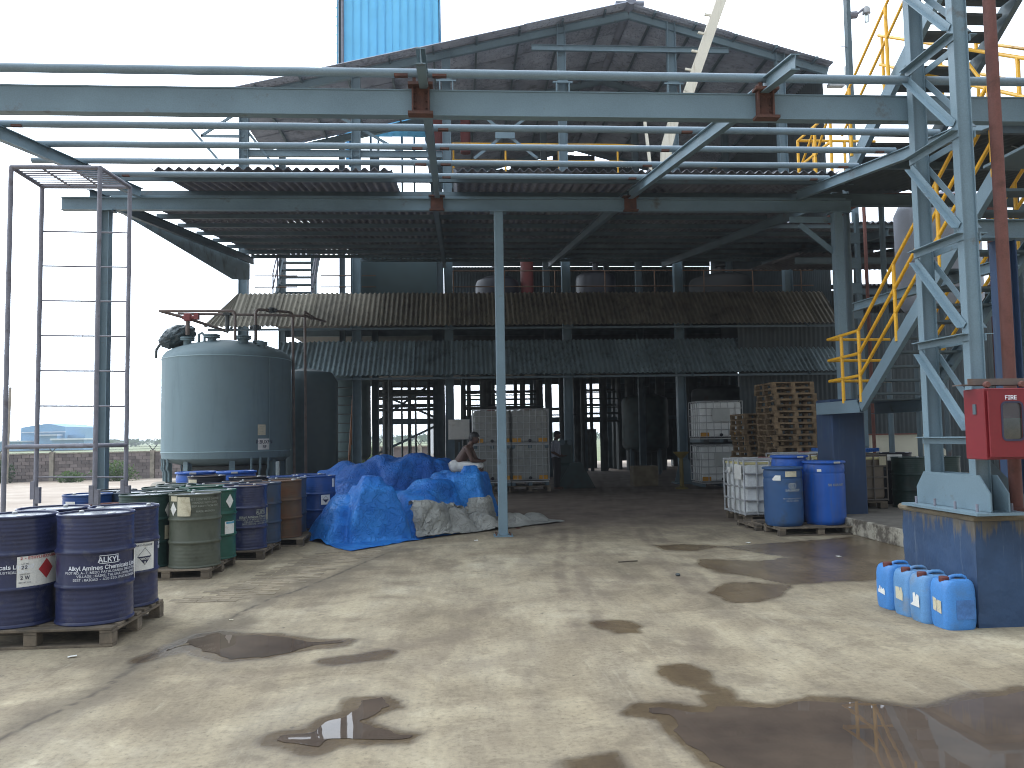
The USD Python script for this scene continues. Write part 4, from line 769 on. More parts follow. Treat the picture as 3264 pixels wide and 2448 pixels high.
def maker_print(t, a, mat=PRINT, z=.49):
    mb = MB(); curved_text(mb, 'ALKYL', .040, a + .06, z, RL, True)
    for q in ([(a - .19, z - .012), (a + .31, z - .012), (a + .31, z - .007), (a - .19, z - .007)], [(a - .19, z + .049), (a + .31, z + .049), (a + .31, z + .054), (a - .19, z + .054)]): mb2 = patch(RL, q[0][0], q[1][0], q[0][1], q[2][1]); mb.add(*mb2.mesh())
    for x in (a - .19, a + .302): mb.add(*patch(RL, x, x + .008, z - .007, z + .049, 1).mesh())
    curved_text(mb, 'Alkyl Amines Chemicals Limited', .031, a + .10, z - .055, RL, True); curved_text(mb, 'PLOT NO. A-7, MIDC PATALGANGA INDUSTRIAL AREA', .019, a + .10, z - .084, RL)
    curved_text(mb, 'VILLAGE : KAIRE, TALUKA : KHALAPUR', .019, a + .08, z - .112, RL); curved_text(mb, 'DIST : RAIGAD - 410 220. (PATALGANGA)', .019, a + .06, z - .14, RL)
    mb.build('lettering', mat, t)
def corrosive_label(t, a, z0, z1, w=.55, mat=PAPER, text=True):
    lb = patch(RL + .0006, a - w / 2, a + w / 2, z0, z1).build('hazard_label', mat, t)
    zc = (z0 + z1) / 2; hh = (z1 - z0) * .32; ww = w * .34; r = RL + .0016
    d = MB(); d.add(*patch(r, a - ww, a + ww, zc - hh, zc, 6, [(a - ww, zc), (a, zc - hh), (a + ww, zc)]).mesh())
    for sx in (-1, 1): d.add(*patch(r, min(a, a + sx * ww), max(a, a + sx * ww), zc, zc + hh, 4, [(a, zc + hh), (a + sx * ww, zc), (a + sx * (ww - .02), zc), (a, zc + hh - .006)]).mesh())
    curved_text(d, 'METHYLAMINE', .016, a, z1 - .03, r) if text else None
    d.build('hazard_mark', INK, lb)
    if text: m2 = MB(); curved_text(m2, 'CORROSIVE', .017, a, zc - .03, r + .0008, True); curved_text(m2, '8', .022, a, zc - hh * .86, r + .0008, True); m2.build('hazard_text', PAPER, lb)
P1H = .15
pallet('pallet', 'weathered wooden pallet under the four navy drums in the left foreground', (-3.33, 7.11, 0), 0, 1.24, 1.10, P1H, wood=0)
dA = steel_drum('navy drum with a red flammable diamond label at the left frame edge', (-3.60, 6.87, P1H), NAVY)
dB = steel_drum('navy drum with white ALKYL lettering at the front of the nearest pallet', (-2.99, 6.90, P1H), NAVY)
dC = steel_drum('navy drum with a black corrosive label behind the ALKYL drum on the nearest pallet', (-3.01, 7.50, P1H), NAVY)
dD = steel_drum('navy drum showing mostly its shiny lid at the rear left of the nearest pallet', (-3.61, 7.47, P1H), NAVY)
def face(loc): return math.atan2(loc[0], loc[1])       # angle turned so that 0 faces the camera
def ang(x, y, off): return -math.atan2(-x, y) * 0 + math.atan2(-x, y) + off
a = ang(-2.99, 6.9, .28); maker_print(dB, a)
patch(RL + .0008, ang(-2.99, 6.9, 1.28), ang(-2.99, 6.9, 1.46), .29, .56, 4, [(ang(-2.99, 6.9, 1.28), .56), (ang(-2.99, 6.9, 1.46), .60), (ang(-2.99, 6.9, 1.46), .33), (ang(-2.99, 6.9, 1.36), .30), (ang(-2.99, 6.9, 1.33), .4)]).build('torn_label', PAPER, dB)
a = ang(-3.6, 6.87, .55); lb = patch(RL + .0006, a - .55, a + .75, .315, .553, 14).build('hazard_label', PAPER, dA)
r = RL + .0016; d = patch(r, a - .02, a + .46, .36, .52, 8, [(a - .02, .44), (a + .22, .36), (a + .46, .44), (a + .22, .52)]); d.build('flammable_diamond', INKRED, lb)
d = MB(); curved_text(d, '22', .026, a - .38, .455, r, True); curved_text(d, '2 W', .026, a - .36, .375, r, True); [curved_text(d, s_, .010, a - .36, z_, r) for s_, z_ in (('LOT NO', .49), ('GROSS WT', .41), ('NET WT 165', .345))]; d.build('label_text', INK, lb)
d = MB(); curved_text(d, '2 - ETHYLHEXYLAMINE', .022, a + .12, .528, r, True); d.build('label_heading', INKRED, lb)
d = MB(); curved_text(d, 'Alkyl Amines Chemicals Limited', .031, a - 1.25, .46, RL, True); curved_text(d, 'MIDC PATALGANGA INDUSTRIAL AREA', .019, a - 1.16, .425, RL); d.build('lettering', PRINT, dA)
corrosive_label(dC, ang(-3.01, 7.5, .62), .315, .553, .72)
d = MB(); [curved_text(d, s_, .026, ang(-3.01, 7.5, 1.25), z_, RL, True, 'l') for s_, z_ in (('GROSS', .55), ('TARE', .515), ('NET', .48))]; d.build('lettering', PRINT, dC)
P2H = .12
pallet('pallet', 'small worn pallet under the olive and green drums', (-3.36, 10.08, 0), 0, .98, 1.08, P2H, wood=0)
h2 = .85
D2 = [('olive grey drum with torn white papers at the front of the second pallet', -3.13, 9.84, DGREY), ('dark green drum with a pale lid behind the nearest navy drums', -3.72, 9.88, DDARK), ('bright green drum with a white diamond label behind the olive drum', -3.11, 10.43, DGREEN), ('green drum with pale lid at the rear left of the second pallet', -3.70, 10.47, DDARK)]
o = [steel_drum(l, (x, y, P2H), m_, h=h2) for l, x, y, m_ in D2]
x, y = -3.13, 9.84; q = o[0]
patch(RL + .0006, ang(x, y, -.72), ang(x, y, -.15), .60, .82, 6, [(ang(x, y, -.72), .60), (ang(x, y, -.18), .60), (ang(x, y, -.15), .68), (ang(x, y, -.22), .82), (ang(x, y, -.72), .82)]).build('torn_label', PAPERO, q)
patch(RL + .0006, ang(x, y, -1.12), ang(x, y, -.75), .77, .83, 4).build('torn_label', PAPERO, q)
a = ang(x, y, -.95); patch(RL + .0006, a - .2, a + .18, .60, .76, 5, [(a - .2, .68), (a, .60), (a + .18, .68), (a, .76)]).build('diamond_label', PAPER, q)
d = MB(); [curved_text(d, s_, .022, ang(x, y, .42), z_, RL) for s_, z_ in (('NET CONTENTS 165 KGS', .78), ('HANDLE WITH CARE', .74), ('KEEP AWAY FROM HEAT', .70), ('MADE IN INDIA', .64))]; d.build('lettering', FADED, q)
x, y = -3.11, 10.43; a = ang(x, y, .80); q = o[2]; patch(RL + .0006, a - .22, a + .22, .62, .80, 5, [(a - .22, .71), (a, .62), (a + .22, .71), (a, .80)]).build('diamond_label', PAPER, q)
patch(RL + .0006, a - .26, a + .3, .28, .46, 5).build('torn_label', PAPER, q); patch(RL + .0012, a - .2, a + .3, .43, .455, 5).build('label_stripe', pbr('label_blue', (.1, .35, .5), .7), q)
x, y = -3.72, 9.88; a = ang(x, y, 1.0); patch(RL + .0006, a - .2, a + .2, .57, .75, 5, [(a - .2, .66), (a, .57), (a + .2, .66), (a, .75)]).build('diamond_label', PAPER, o[1]); patch(RL + .0006, a - .2, a + .25, .32, .48, 4).build('torn_label', PAPERO, o[1])
pallet('pallet', 'worn pallet under the rusty rimmed ALKYL drum in the third stack', (-3.02, 11.47, 0), 0, .85, 1.05, P2H, wood=1)
D3 = [('navy drum with rusty top rim and faded ALKYL print on the third pallet', -2.92, 11.28, NAVY, DRUST), ('slate blue drum behind the faded ALKYL drum', -2.86, 11.86, DSLATE, DRUST), ('green lidded drum at the front left of the third pallet', -3.50, 11.3, DGREEN, DGREY), ('slate drum with rusty lid at the rear left of the third pallet', -3.46, 11.88, DSLATE, DRUST)]
o = [steel_drum(l, (x, y, P2H), m_, li, h=h2) for l, x, y, m_, li in D3]; maker_print(o[0], ang(-2.92, 11.28, .72), FADED, .475)
patch(RL + .0008, ang(-2.92, 11.28, 1.25), ang(-2.92, 11.28, 1.42), .38, .58, 3).build('torn_label', PAPERO, o[0])
pallet('pallet', 'dirty pallet under the brown rusty drum', (-2.76, 12.68, 0), 0, .9, 1.02, P2H, wood=2)
D4 = [('rusty brown drum standing between the navy and the bright blue drums', -2.68, 12.47, DRUST, DRUST), ('slate drum hidden behind the rusty brown drum', -2.72, 13.07, DSLATE, DRUST), ('dark drum with rusty lid left of the rusty brown drum', -3.28, 12.5, DBLACK, DRUST)]
for l, x, y, m_, li in D4: steel_drum(l, (x, y, P2H), m_, li, h=h2)
pallet('pallet', 'grey pallet under the two bright blue steel drums', (-2.46, 13.98, 0), 0, .9, 1.1, P2H, wood=0)
q = steel_drum('bright blue steel drum with a white hazard label beside the blue tarpaulin', (-2.36, 13.72, P2H), DBLUE, DBLUE, h=h2); a = ang(-2.36, 13.72, .35)
corrosive_label(q, a + .1, .38, .55, .55, PAPER, False); patch(RL + .0006, a + .55, a + .8, .66, .8, 3).build('torn_label', PAPER, q)
steel_drum('bright blue steel drum behind the labelled one beside the tarpaulin', (-2.62, 14.32, P2H), DBLUE, DBLUE, h=h2)
steel_drum('blue steel drum half hidden left of the two bright blue drums', (-2.98, 13.74, P2H), DBLUE, DBLUE, h=h2)
q = steel_drum('single blue drum with corrosive label inside the ladder frame', (-4.76, 10.72, 0), DBLUE, h=.93); corrosive_label(q, ang(-4.76, 10.72, -.75), .60, .85, .5, PAPER, False)
D6 = [('purple grey drum with shiny lid beside the foot of the ladder frame', -4.28, 11.0, DSLATE, LIDM, .93), ('dark green drum with pale bungs near the tank side', -4.25, 11.95, DDARK, DDARK, .93), ('dark drum with shiny lid behind the ladder frame', -4.95, 12.0, DBLACK, LIDM, .9), ('green drum with dull lid among the rear drums', -3.66, 12.55, DGREEN, DGREY, .92), ('dark green drum left of the dull lidded green drum', -4.3, 12.65, DDARK, DDARK, .93)]
for l, x, y, m_, li, h in D6: steel_drum(l, (x, y, 0), m_, li, h=h)
q = steel_drum('black drum with a cream paper label before the blue lidded drums', (-4.05, 13.3, .0), DBLACK, DRUST, h=1.02); patch(RL + .0006, ang(-4.05, 13.3, -1.2), ang(-4.05, 13.3, -.55), .85, .97, 5).build('torn_label', PAPERO, q)
steel_drum('dark drum with rusty lid right of the black labelled drum', (-3.42, 13.35, 0), DBLACK, DRUST, h=.99)
def plastic_drum(label, loc, mat, h=.93, r=.30, lever=True, lid=None, group='blue plastic drums'):
    t = thing('plastic_drum', label, 'plastic drum', loc, 0, group)
    p = [(0, .02), (r - .06, .02), (r - .035, 0), (r - .012, .03), (r - .006, .06), (r, .12), (r + .002, h * .5), (r, h * .78), (r - .008, h * .80), (r - .008, h * .82), (r, h * .84), (r - .004, h * .93), (r - .02, h * .955), (r - .02, h * .97)]
    MB().lathe(p, (0, 0, 0), 40).build('body', mat, t, smooth=40)
    ring = MB().lathe([(r - .02, h * .965), (r + .014, h * .965), (r + .018, h * .975), (r + .018, h * .988), (r + .010, h), (r - .02, h), (r - .04, h - .018), (r - .12, h - .018), (r - .13, h - .002), (0, h + .004)], (0, 0, 0), 40).build('lid', lid or mat, t, smooth=40)
    if lever:
        MB().box((.06, -r - .026, h * .98), (.11, .016, .03), .2, ch=.004).build('clamp_lever', GALV, t)
    return t
plastic_drum('blue plastic drum with clamp lid before the tank, the left one', (-4.62, 14.55, .09), PBLUE, .95, .33)
plastic_drum('blue plastic drum with a white tag on its lid rim before the tank', (-3.92, 14.55, .09), PBLUE, .95, .33)
pallet('pallet', 'pallet hidden under the blue lidded plastic drums before the tank', (-4.27, 14.55, 0), 0, 1.4, .8, .09, wood=2)
# right hand pallet with plastic drums
pallet('pallet', 'dark wooden pallet under the blue plastic drums on the right', (5.47, 12.52, 0), 0, 1.3, 1.2, .13, wood=2)
pallet('pallet', 'second dark pallet half under the drums beside the caged container', (4.98, 13.1, 0), 0, .5, .9, .09, wood=2)
def opentop(label, loc, mat, h, r):
    t = plastic_drum(label, loc, mat, h, r, False); return t
q = plastic_drum('dusty dark blue plastic drum with a round printed emblem on the right pallet', (5.05, 12.30, .13), PBLUED, .90, .292, False); rl = .2945
a = ang(5.05, 12.3, 0) * -1 if False else math.atan2(-5.05, 12.3)
patch(rl, a - .55, a - .10, .70, .78, 5, [(a - .55, .72), (a - .5, .70), (a - .10, .70), (a - .10, .78), (a - .38, .78)]).build('torn_label', PAPER, q); patch(rl, a + .13, a + .75, .755, .84, 5).build('paper_label', PAPERO, q)
d = MB(); 
for k, (cx, rr) in enumerate(((.02, .042), (.17, .042))):
    ring = Point(a + .43 + cx - .05, .62).buffer(1, 20); from shapely import affinity as aff_
    def circ(ac, zc, r1, r2): return aff_.scale(Point(ac, zc).buffer(1, 16), r1 / rl, r1, origin=(ac, zc)).difference(aff_.scale(Point(ac, zc).buffer(1, 16), r2 / rl, r2, origin=(ac, zc)))
    for gq in [circ(a + .40 + cx, .62, rr, rr * .72)]:
        d.add(*patch(rl, gq.bounds[0], gq.bounds[2], gq.bounds[1], gq.bounds[3], 8, None).mesh()) if False else None
        xs = np.linspace(gq.bounds[0], gq.bounds[2], 9)
        for i in range(8):
            s_ = gq.intersection(sbox(xs[i], 0, xs[i + 1], 2))
            for pq in getattr(s_, 'geoms', [s_]):
                if pq.geom_type == 'Polygon' and pq.area > 1e-7: vv, ff = trimesh.creation.triangulate_polygon(pq, engine='earcut'); d.add(np.c_[rl * np.sin(vv[:, 0]), -rl * np.cos(vv[:, 0]), vv[:, 1]], ff)
curved_text(d, 'S', .036, a + .42, .602, rl, True); curved_text(d, 'SAURADIP', .034, a + .52, .535, rl, True); curved_text(d, 'NET WEIGHT 220 KGS', .02, a + .5, .415, rl); curved_text(d, 'USE NO HOOKS', .02, a + .48, .38, rl); d.build('lettering', pbr('print_dust', (.36, .38, .36), .7, .15, 12), q)
q = plastic_drum('bright blue plastic drum with clamp lid at the front of the right pallet', (5.74, 12.35, .13), PBLUE, .98, .305); a = math.atan2(-5.74, 12.35); rl = .308
patch(rl, a - .33, a - .12, .82, .86, 3).build('paper_label', PAPER, q); d = MB(); curved_text(d, '50 KGS NET', .035, a + .62, .60, rl, True); d.build('lettering', FADED, q)
plastic_drum('blue plastic drum standing behind the two front drums on the right pallet', (5.4, 12.87, .13), PBLUE, 1.06, .28)
# ------------------------------------------------------------------ caged containers
def ibc(label, loc, body, rz=0, w=1.2, d=1.0, h=1.16, wood=False, plate=True, yellow=True, top=False, bars=6, cagem=GALV, group='caged containers', rb=.011):
    t = thing('caged_container', label, 'container tank', loc, rz, group)
    b0 = .14
    bb = rounded((w - .05, d - .05, h - b0 - .05), .06, 3).translate([0, 0, b0 + (h - b0) / 2 - .01]); mm = bb.to_mesh()
    bo = MB().add(mm.vert_properties[:, :3], mm.tri_verts).build('bottle', body, t, smooth=40)
    MB().lathe([(.0, h - .04), (.11, h - .04), (.11, h + .01), (.10, h + .025), (0, h + .025)], (0, 0, 0), 20).build('filler_cap', RED if not plate else DBLACK, t)
    if top: MB().box((0, 0, h - .075), (w - .035, d - .035, .055), ch=.02).build('top_band', CREAMP, t)
    e = MB(); hw, hd = w / 2, d / 2
    zs = np.linspace(b0 + .02, h - .01, 5 if rb > .012 else 6)
    for z in zs: e.path([(-hw, -hd, z), (hw, -hd, z), (hw, hd, z), (-hw, hd, z), (-hw, -hd + .0, z)], rb, 6)
    for x in np.linspace(-hw, hw, bars + 1):
        for y in (-hd, hd): e.tube((x, y, b0), (x, y, h), rb * .95, 6)
    for y in np.linspace(-hd, hd, bars)[1:-1]:
        for x in (-hw, hw): e.tube((x, y, b0), (x, y, h), rb * .95, 6)
    e.tube((-hw, -.2, h + .005), (hw, -.2, h + .005), rb, 6); e.tube((-hw, .2, h + .005), (hw, .2, h + .005), rb, 6)
    e.build('cage', cagem, t, smooth=40)
    if wood:
        for x in (-hw + .07, 0, hw - .07):
            for y in (-hd + .07, 0, hd - .07): MB().box((x, y, .055), (.13, .12, .10), ch=.005).build('foot', WOOD[1], t)
        for k in range(5): MB().box((0, -hd + .08 + k * (d - .16) / 4, .118), (w, .12, .022)).build('board', WOOD[k % 3], t)
    else:
        for x in (-hw + .06, 0, hw - .06): MB().box((x, 0, .045), (.10, d, .09), ch=.01).build('runner', STEELD, t)
        MB().box((0, 0, .105), (w - .02, d - .02, .028)).build('tray', GALV, t)
    if yellow:
        for sx in (-1, 1):
            for sy in (-1, 1): MB().box((sx * (hw - .16), sy * (hd - .045), b0 + .075), (.24, .06, .13), ch=.012).build('yellow_protector', IBCY, t)
    if plate: MB().box((0, -hd - .016, b0 + .62), (.5, .006, .36)).build('plate', pbr('ibc_plate', (.42, .44, .42), .5, .08, 4) if '/World/Looks/ibc_plate' not in _taken and not _taken.add('/World/Looks/ibc_plate') else '/World/Looks/ibc_plate', t)
    MB().lathe([(0, 0), (.045, 0), (.045, .05), (.03, .07), (0, .07)], (0, -hd + .04, b0 + .07), 14, (0, -1, 0)).build('valve', DBLACK, t)
    return t
ibc('white caged container with a steel plate, lower of the stack by the pallet pile', (7.35, 22.5, .06), IBCW, w=1.24)
ibc('white caged container with yellow feet on top of the stack by the pallet pile', (7.33, 22.5, 1.29), IBCW, w=1.24)
ibc('grey caged container, lower left one behind the slim canopy column', (.92, 22.5, .20), IBCD, w=1.04, bars=6, plate=False)
ibc('grey caged container, upper left one behind the slim canopy column', (.92, 22.5, 1.22), IBCD, w=1.04, bars=6, plate=False, h=1.08)
ibc('grey caged container, lower right one beside the standing man', (1.96, 22.5, .20), IBCD, w=1.04, bars=6, plate=False)
ibc('grey caged container, upper right one beside the standing man', (1.96, 22.5, 1.22), IBCD, w=1.04, bars=6, plate=False, h=1.08)
for x in (.92, 1.96): pallet('pallet', 'dark pallet under the %s stack of grey containers' % ('left' if x < 1 else 'right'), (x, 22.5, .02), 0, 1.1, 1.0, .17, wood=2)
q = ibc('dirty white caged container on wooden feet beside the blue plastic drums', (5.5, 14.2, 0), IBCW, w=1.14, d=1.05, h=1.1, wood=True, yellow=False, plate=False, top=True, bars=5, rb=.017)
MB().box((-.592, -.28, .88), (.006, .34, .26)).build('side_label', PAPER, q); MB().plate([(-.10, 0), (.10, 0), (0, -.12)], .004, (-.594, .16, .95), (0, -1, 0), (0, 0, 1)).build('hazard_label', PAPER, q)
ibc('white caged container behind the blue plastic drums with a red cap', (6.72, 15.3, .23), IBCW, w=1.1, d=1.0, h=.92, wood=True, yellow=False, plate=False, top=True, bars=5, rb=.015)
q = ibc('brown caged container with cream top right of the blue pedestal', (6.90, 13.7, .23), IBCB, w=1.02, d=.9, h=.98, wood=True, yellow=False, plate=False, top=True, bars=4, rb=.015, cagem=STEELD) if False else None
q = ibc('brown caged container with cream top right of the blue pedestal', (6.86, 13.82, .23), IBCB, w=.94, d=.9, h=.93, wood=True, yellow=False, plate=False, top=True, bars=4, rb=.014, cagem=pbr('cage_brown', (.14, .12, .1), .6, .2, 5))
MB().box((.39, -.468, .82), (.12, .005, .15)).build('paper_label', PAPERO, q)
GRP = 'dark green drums on the loading platform'
steel_drum('dark green drum in front of the cream wall beside the lattice tower', (7.86, 13.6, .23), DDARK, DDARK, h=.87)
q = steel_drum('black drum with a white paper on its rim behind the dark green drum', (8.02, 14.35, .23), DBLACK, DBLACK, h=.93); a = math.atan2(-8.02, 14.35); patch(RL + .0006, a - .5, a + .45, .79, .90, 5).build('paper_label', PAPER, q)
steel_drum('dark green drum with pale lid edge behind the lattice tower leg', (8.52, 13.7, .23), DDARK, LIDM, h=.87)
bs = thing('blue_sheet', 'folded dull blue plastic sheet lying on the brown container', 'plastic sheet')
m = trimesh.creation.box((.95, .6, .06)).subdivide_to_size(.06); v = A(m.vertices); v[:, 2] += .06 * (meshkit.fbm(v * 4, 3, 2) - .4) + .03; MB().add(v + A([6.86, 13.9, 1.195]), m.faces).build('sheet', TARPD, bs, smooth=60)
# pallet pile
WOOD_KEEP = list(WOOD); WOOD[:] = [pbr(f'pale_pallet_{"abc"[i]}', c, .9, .25, 6, dirt=(.12, .085, .05), dirt_at=(.5, .75), dirt_scale=4) for i, c in enumerate(((.30, .215, .125), (.25, .175, .10), (.20, .14, .08)))]
PP = pallet('pallet', 'bottom pallet of the tall pile between the white containers and the blue pedestal', (7.72, 18.5, .0), .03, 1.0, 1.1, .135, wood=1, group='piled wooden pallets')
names = ['second', 'third', 'fourth', 'fifth', 'sixth', 'seventh', 'eighth', 'ninth', 'tenth', 'eleventh', 'twelfth', 'thirteenth', 'fourteenth', 'fifteenth', 'sixteenth', 'seventeenth', 'eighteenth', 'nineteenth', 'twentieth']
for k in range(1, 20): dup(PP, (7.72 + R.uniform(-.04, .04), 18.5 + R.uniform(-.05, .05), .1355 * k), .03 + R.uniform(-.05, .05), f'wooden pallet, {names[k-1]} from the bottom of the tall pile')
for k in range(15): dup(PP, (7.7 + R.uniform(-.05, .05), 20.3, .1355 * k), R.uniform(-.06, .06), f'wooden pallet, {(["first"] + names)[k]} from the bottom of the shadowed pile behind the tall one')
WOOD[:] = WOOD_KEEP
# ------------------------------------------------------------------ tank
tk = thing('storage_tank', 'large pale blue grey domed storage tank left of the loading bay', 'tank', (-5.5, 19.6, 0))
r = 1.46
prof = [(0, .98), (.9, 1.0), (1.3, 1.08), (1.44, 1.17), (r, 1.30), (r + .004, 1.305), (r + .004, 1.33), (r, 1.335)] + [(r, z) for z in np.linspace(1.5, 3.4, 6)] + [(r + .004, 3.46), (r + .004, 3.485), (r, 3.49), (1.445, 3.55), (1.38, 3.64), (1.22, 3.73), (1.0, 3.81), (.7, 3.89), (.35, 3.94), (0, 3.95)]
MB().lathe(prof, (0, 0, 0), 72).build('shell', TANKM, tk, smooth=40)
for z in (1.32, 3.475): MB().lathe([(r, z - .012), (r + .012, z), (r, z + .012)], (0, 0, 0), 72).build('weld_band', pbr(f'weld_{int(z)}', (.30, .43, .46), .5, .05), tk)
MB().bar((1.2, -.90, 1.35), (1.2, -.90, 3.45), .02, .012, up=(.8, -.6, 0)).build('seam', TANKM, tk)
for k in range(8):
    a = k * PI / 4 + .35; x, y = 1.28 * math.cos(a), 1.28 * math.sin(a); l = MB()
    l.ibeam((x, y, .62), (x, y, 1.16), .14, .12, up=(math.cos(a), math.sin(a), 0)); l.build('leg', TANKM, tk)
for a in (3.6, 3.75, 3.9, 5.35, 5.5, 5.65):
    x, y = 1.44 * math.cos(a), 1.44 * math.sin(a); MB().path([(x, y, 1.18), (x * .99, y * .99, 1.05), (x * 1.0, y * 1.0, .95), (x * .97, y * .97, .86), (x * .97, y * .97, .66)], .028, 7).build('drain_pipe', TANKM, tk, smooth=40)
def nozzle(x, y, r_, h, name='nozzle', mat=TANKM):
    z0 = 3.95 - .125 * (x * x + y * y) * 1.1 - .05
    n_ = MB().lathe([(r_, z0 - .1), (r_, z0 + h)], (x, y, 0), 16).build(name, mat, tk, smooth=40)
    MB().lathe([(0, z0 + h - .03), (r_ * 1.75, z0 + h - .03), (r_ * 1.75, z0 + h), (0, z0 + h)], (x, y, 0), 18).lathe([(0, z0 + h + .012), (r_ * 1.75, z0 + h + .012), (r_ * 1.75, z0 + h + .045), (0, z0 + h + .045)], (x, y, 0), 18).build('flange', mat, n_)
    return z0 + h
for x, y, r_, h in ((-.72, -.7, .09, .16), (-.16, -.72, .10, .15), (.55, -.72, .10, .15), (.98, -.72, .07, .10), (.83, -.5, .07, .08)): nozzle(x, y, r_, h)
l = MB(); l.path([(-.45, -.75, 3.85), (-.45, -.75, 4.02), (-.38, -.75, 4.06), (-.32, -.75, 4.0), (-.32, -.75, 3.86)], .03, 8); l.build('lifting_lug', TANKM, tk, smooth=40)
tp = thing('tank_pipework', 'brown pipes and a red valve looping over the top of the storage tank', 'pipework')
def pipe(pts, r_, rb=.12, name='pipe', mat=GREYPIPE): return MB().path(pts, r_, 9, rb).build(name, mat, tp, smooth=40)
pipe([(-6.75, 18.6, 4.54), (-5.06, 18.6, 4.53), (-5.06, 18.6, 3.86)], .032)
pipe([(-6.75, 18.6, 4.54), (-6.2, 18.9, 4.40), (-5.5, 19.6, 4.18)], .035); pipe([(-6.62, 19.4, 4.60), (-3.70, 19.9, 4.60), (-3.65, 20.35, 4.6)], .032)
pipe([(-4.75, 19.2, 3.9), (-4.75, 19.2, 4.66), (-4.05, 20.0, 4.70), (-4.0, 20.0, .1)], .034); pipe([(-3.81, 20.3, 4.78), (-3.78, 20.3, .1)], .034); pipe([(-3.81, 20.3, 4.76), (-3.6, 20.5, 4.62), (-3.4, 20.9, 4.6)], .03)
pipe([(-6.22, 18.9, 4.02), (-6.2, 18.85, 4.5)], .05)
e = MB(); e.box((-6.2, 18.85, 4.42), (.16, .14, .18), ch=.02); e.tube((-6.32, 18.85, 4.42), (-5.98, 18.85, 4.42), .05, 10); e.box((-6.0, 18.85, 4.44), (.10, .12, .14)); e.build('valve', pbr('valve_red', (.22, .05, .05), .6, .2, 5), tp)
MB().tube((-5.32, 18.9, 4.1), (-5.32, 18.9, 4.52), .05, 10).box((-5.32, 18.9, 4.5), (.16, .16, .05)).build('vent_stub', DARKM, tp)
for p in ((-4.75, 19.2, 4.22), (-4.45, 19.5, 4.68)): MB().tube((p[0] - .12, p[1], p[2]), (p[0] + .12, p[1], p[2]), .045, 10).tube((p[0], p[1], p[2] - .06), (p[0], p[1], p[2] + .06), .075, 10).build('coupling', DARKM, tp)
mw = thing('manway_cover', 'dark sheet wrapped manway cover hanging over the left shoulder of the tank', 'cover')
m = trimesh.creation.icosphere(4, 1.0); v = A(m.vertices) * A([.42, .38, .23]); n_ = meshkit.fbm(v * 9, 4, 4) - .5; v *= (1 + .5 * n_)[:, None]; ca, sa = math.cos(.45), math.sin(.45); v = v @ A([[ca, 0, sa], [0, 1, 0], [-sa, 0, ca]])
MB().add(v + A([-6.55, 19.2, 4.02]), m.faces).build('wrapping', pbr('wrap_dark', (.05, .075, .085), .6, .3, 5), mw)
MB().path([(-6.86, 19.1, 3.9), (-6.97, 19.05, 3.7), (-6.98, 19.05, 3.5)], .03, 7).build('hanging_strap', DARKM, mw)
def sign_on_tank(a, z0, z1, w, name, mat): return MB().add(*patch(r + .006, a - w / r / 2, a + w / r / 2, z0, z1, 4).mesh()).build(name, mat, tk)
a = .60; s_ = sign_on_tank(a + .24, 1.35, 1.60, .31, 'name_sign', PAPER)
d = MB(); curved_text(d, 'P.BUXFN', .075, a + .245, 1.49, r + .008, True); curved_text(d, 'RF', .065, a + .25, 1.385, r + .008, True); d.build('lettering', INK, s_)
s_ = sign_on_tank(a + .20, 1.68, 1.92, .2, 'notice_sheet', PAPERO); d = MB(); [curved_text(d, t_, .022, a + .2, z, r + .008) for t_, z in (('CAPACITY', 1.86), ('10 KL', 1.81), ('TANK', 1.75))]; d.build('lettering', FADED, s_)
bd = thing('tank_foundation', 'raised concrete foundation under the storage tank hidden behind drums', 'foundation', kind='structure')
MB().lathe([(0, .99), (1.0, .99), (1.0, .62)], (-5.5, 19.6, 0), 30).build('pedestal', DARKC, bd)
MB().lathe([(0, .62), (1.62, .62), (1.66, .58), (1.66, -.1), (0, -.1)], (-5.5, 19.6, 0), 40).build('ring', CONC, bd)
t2 = thing('second_tank', 'dark vessel in shadow right behind the storage tank', 'tank')
MB().lathe([(0, .4), (.75, .5), (.85, .8), (.85, 3.1), (.7, 3.35), (0, 3.5)], (-4.1, 22.0, 0), 32).build('shell', pbr('tank_dark', (.06, .09, .10), .5, .1, 1), t2, smooth=40)
for a in range(4): MB().tube((-4.1 + .7 * math.cos(a * 1.57), 22 + .7 * math.sin(a * 1.57), 0), (-4.1 + .7 * math.cos(a * 1.57), 22 + .7 * math.sin(a * 1.57), .8), .05, 8).build('leg', STEELD, t2)
# ------------------------------------------------------------------ ladder frame
lf = thing('ladder_frame', 'tall scaffold tube frame with ladder rungs standing among the drums', 'scaffold frame')
PA, PC, PB_, PE = (-5.25, 9.7), (-4.23, 9.7), (-5.27, 10.45), (-4.18, 10.45); ZT = 4.86
for p in (PA, PC, PB_, PE): MB().tube((p[0], p[1], 0), (p[0], p[1], ZT), .027, 10).build('post', SCAF, lf, smooth=40)
for z, nm_ in ((ZT, 'top_rail'), (1.55, 'middle_rail')):
    for a_, b_ in ((PA, PC), (PC, PE), (PE, PB_), (PB_, PA)): MB().tube((*a_, z), (*b_, z), .026, 9).build(nm_, SCAF, lf, smooth=40)
z = 4.28
while z > .5:
    if abs(z - 1.55) > .1: MB().tube((PB_[0], PB_[1] - .0, z), (PE[0], PE[1], z - .02), .010, 7).build('rung', SCAF, lf, smooth=40)
    z -= .445
for k in range(1, 9): y = 9.7 + .75 * k / 9; MB().tube((PA[0], y, ZT + .006), (PC[0], y, ZT + .006), .008, 6).build('platform_bar', SCAF, lf)
for x in (-4.9, -4.55): MB().bar((x, 9.7, ZT - .01), (x, 10.45, ZT - .01), .025, .012).build('platform_bearer', SCAF, lf)
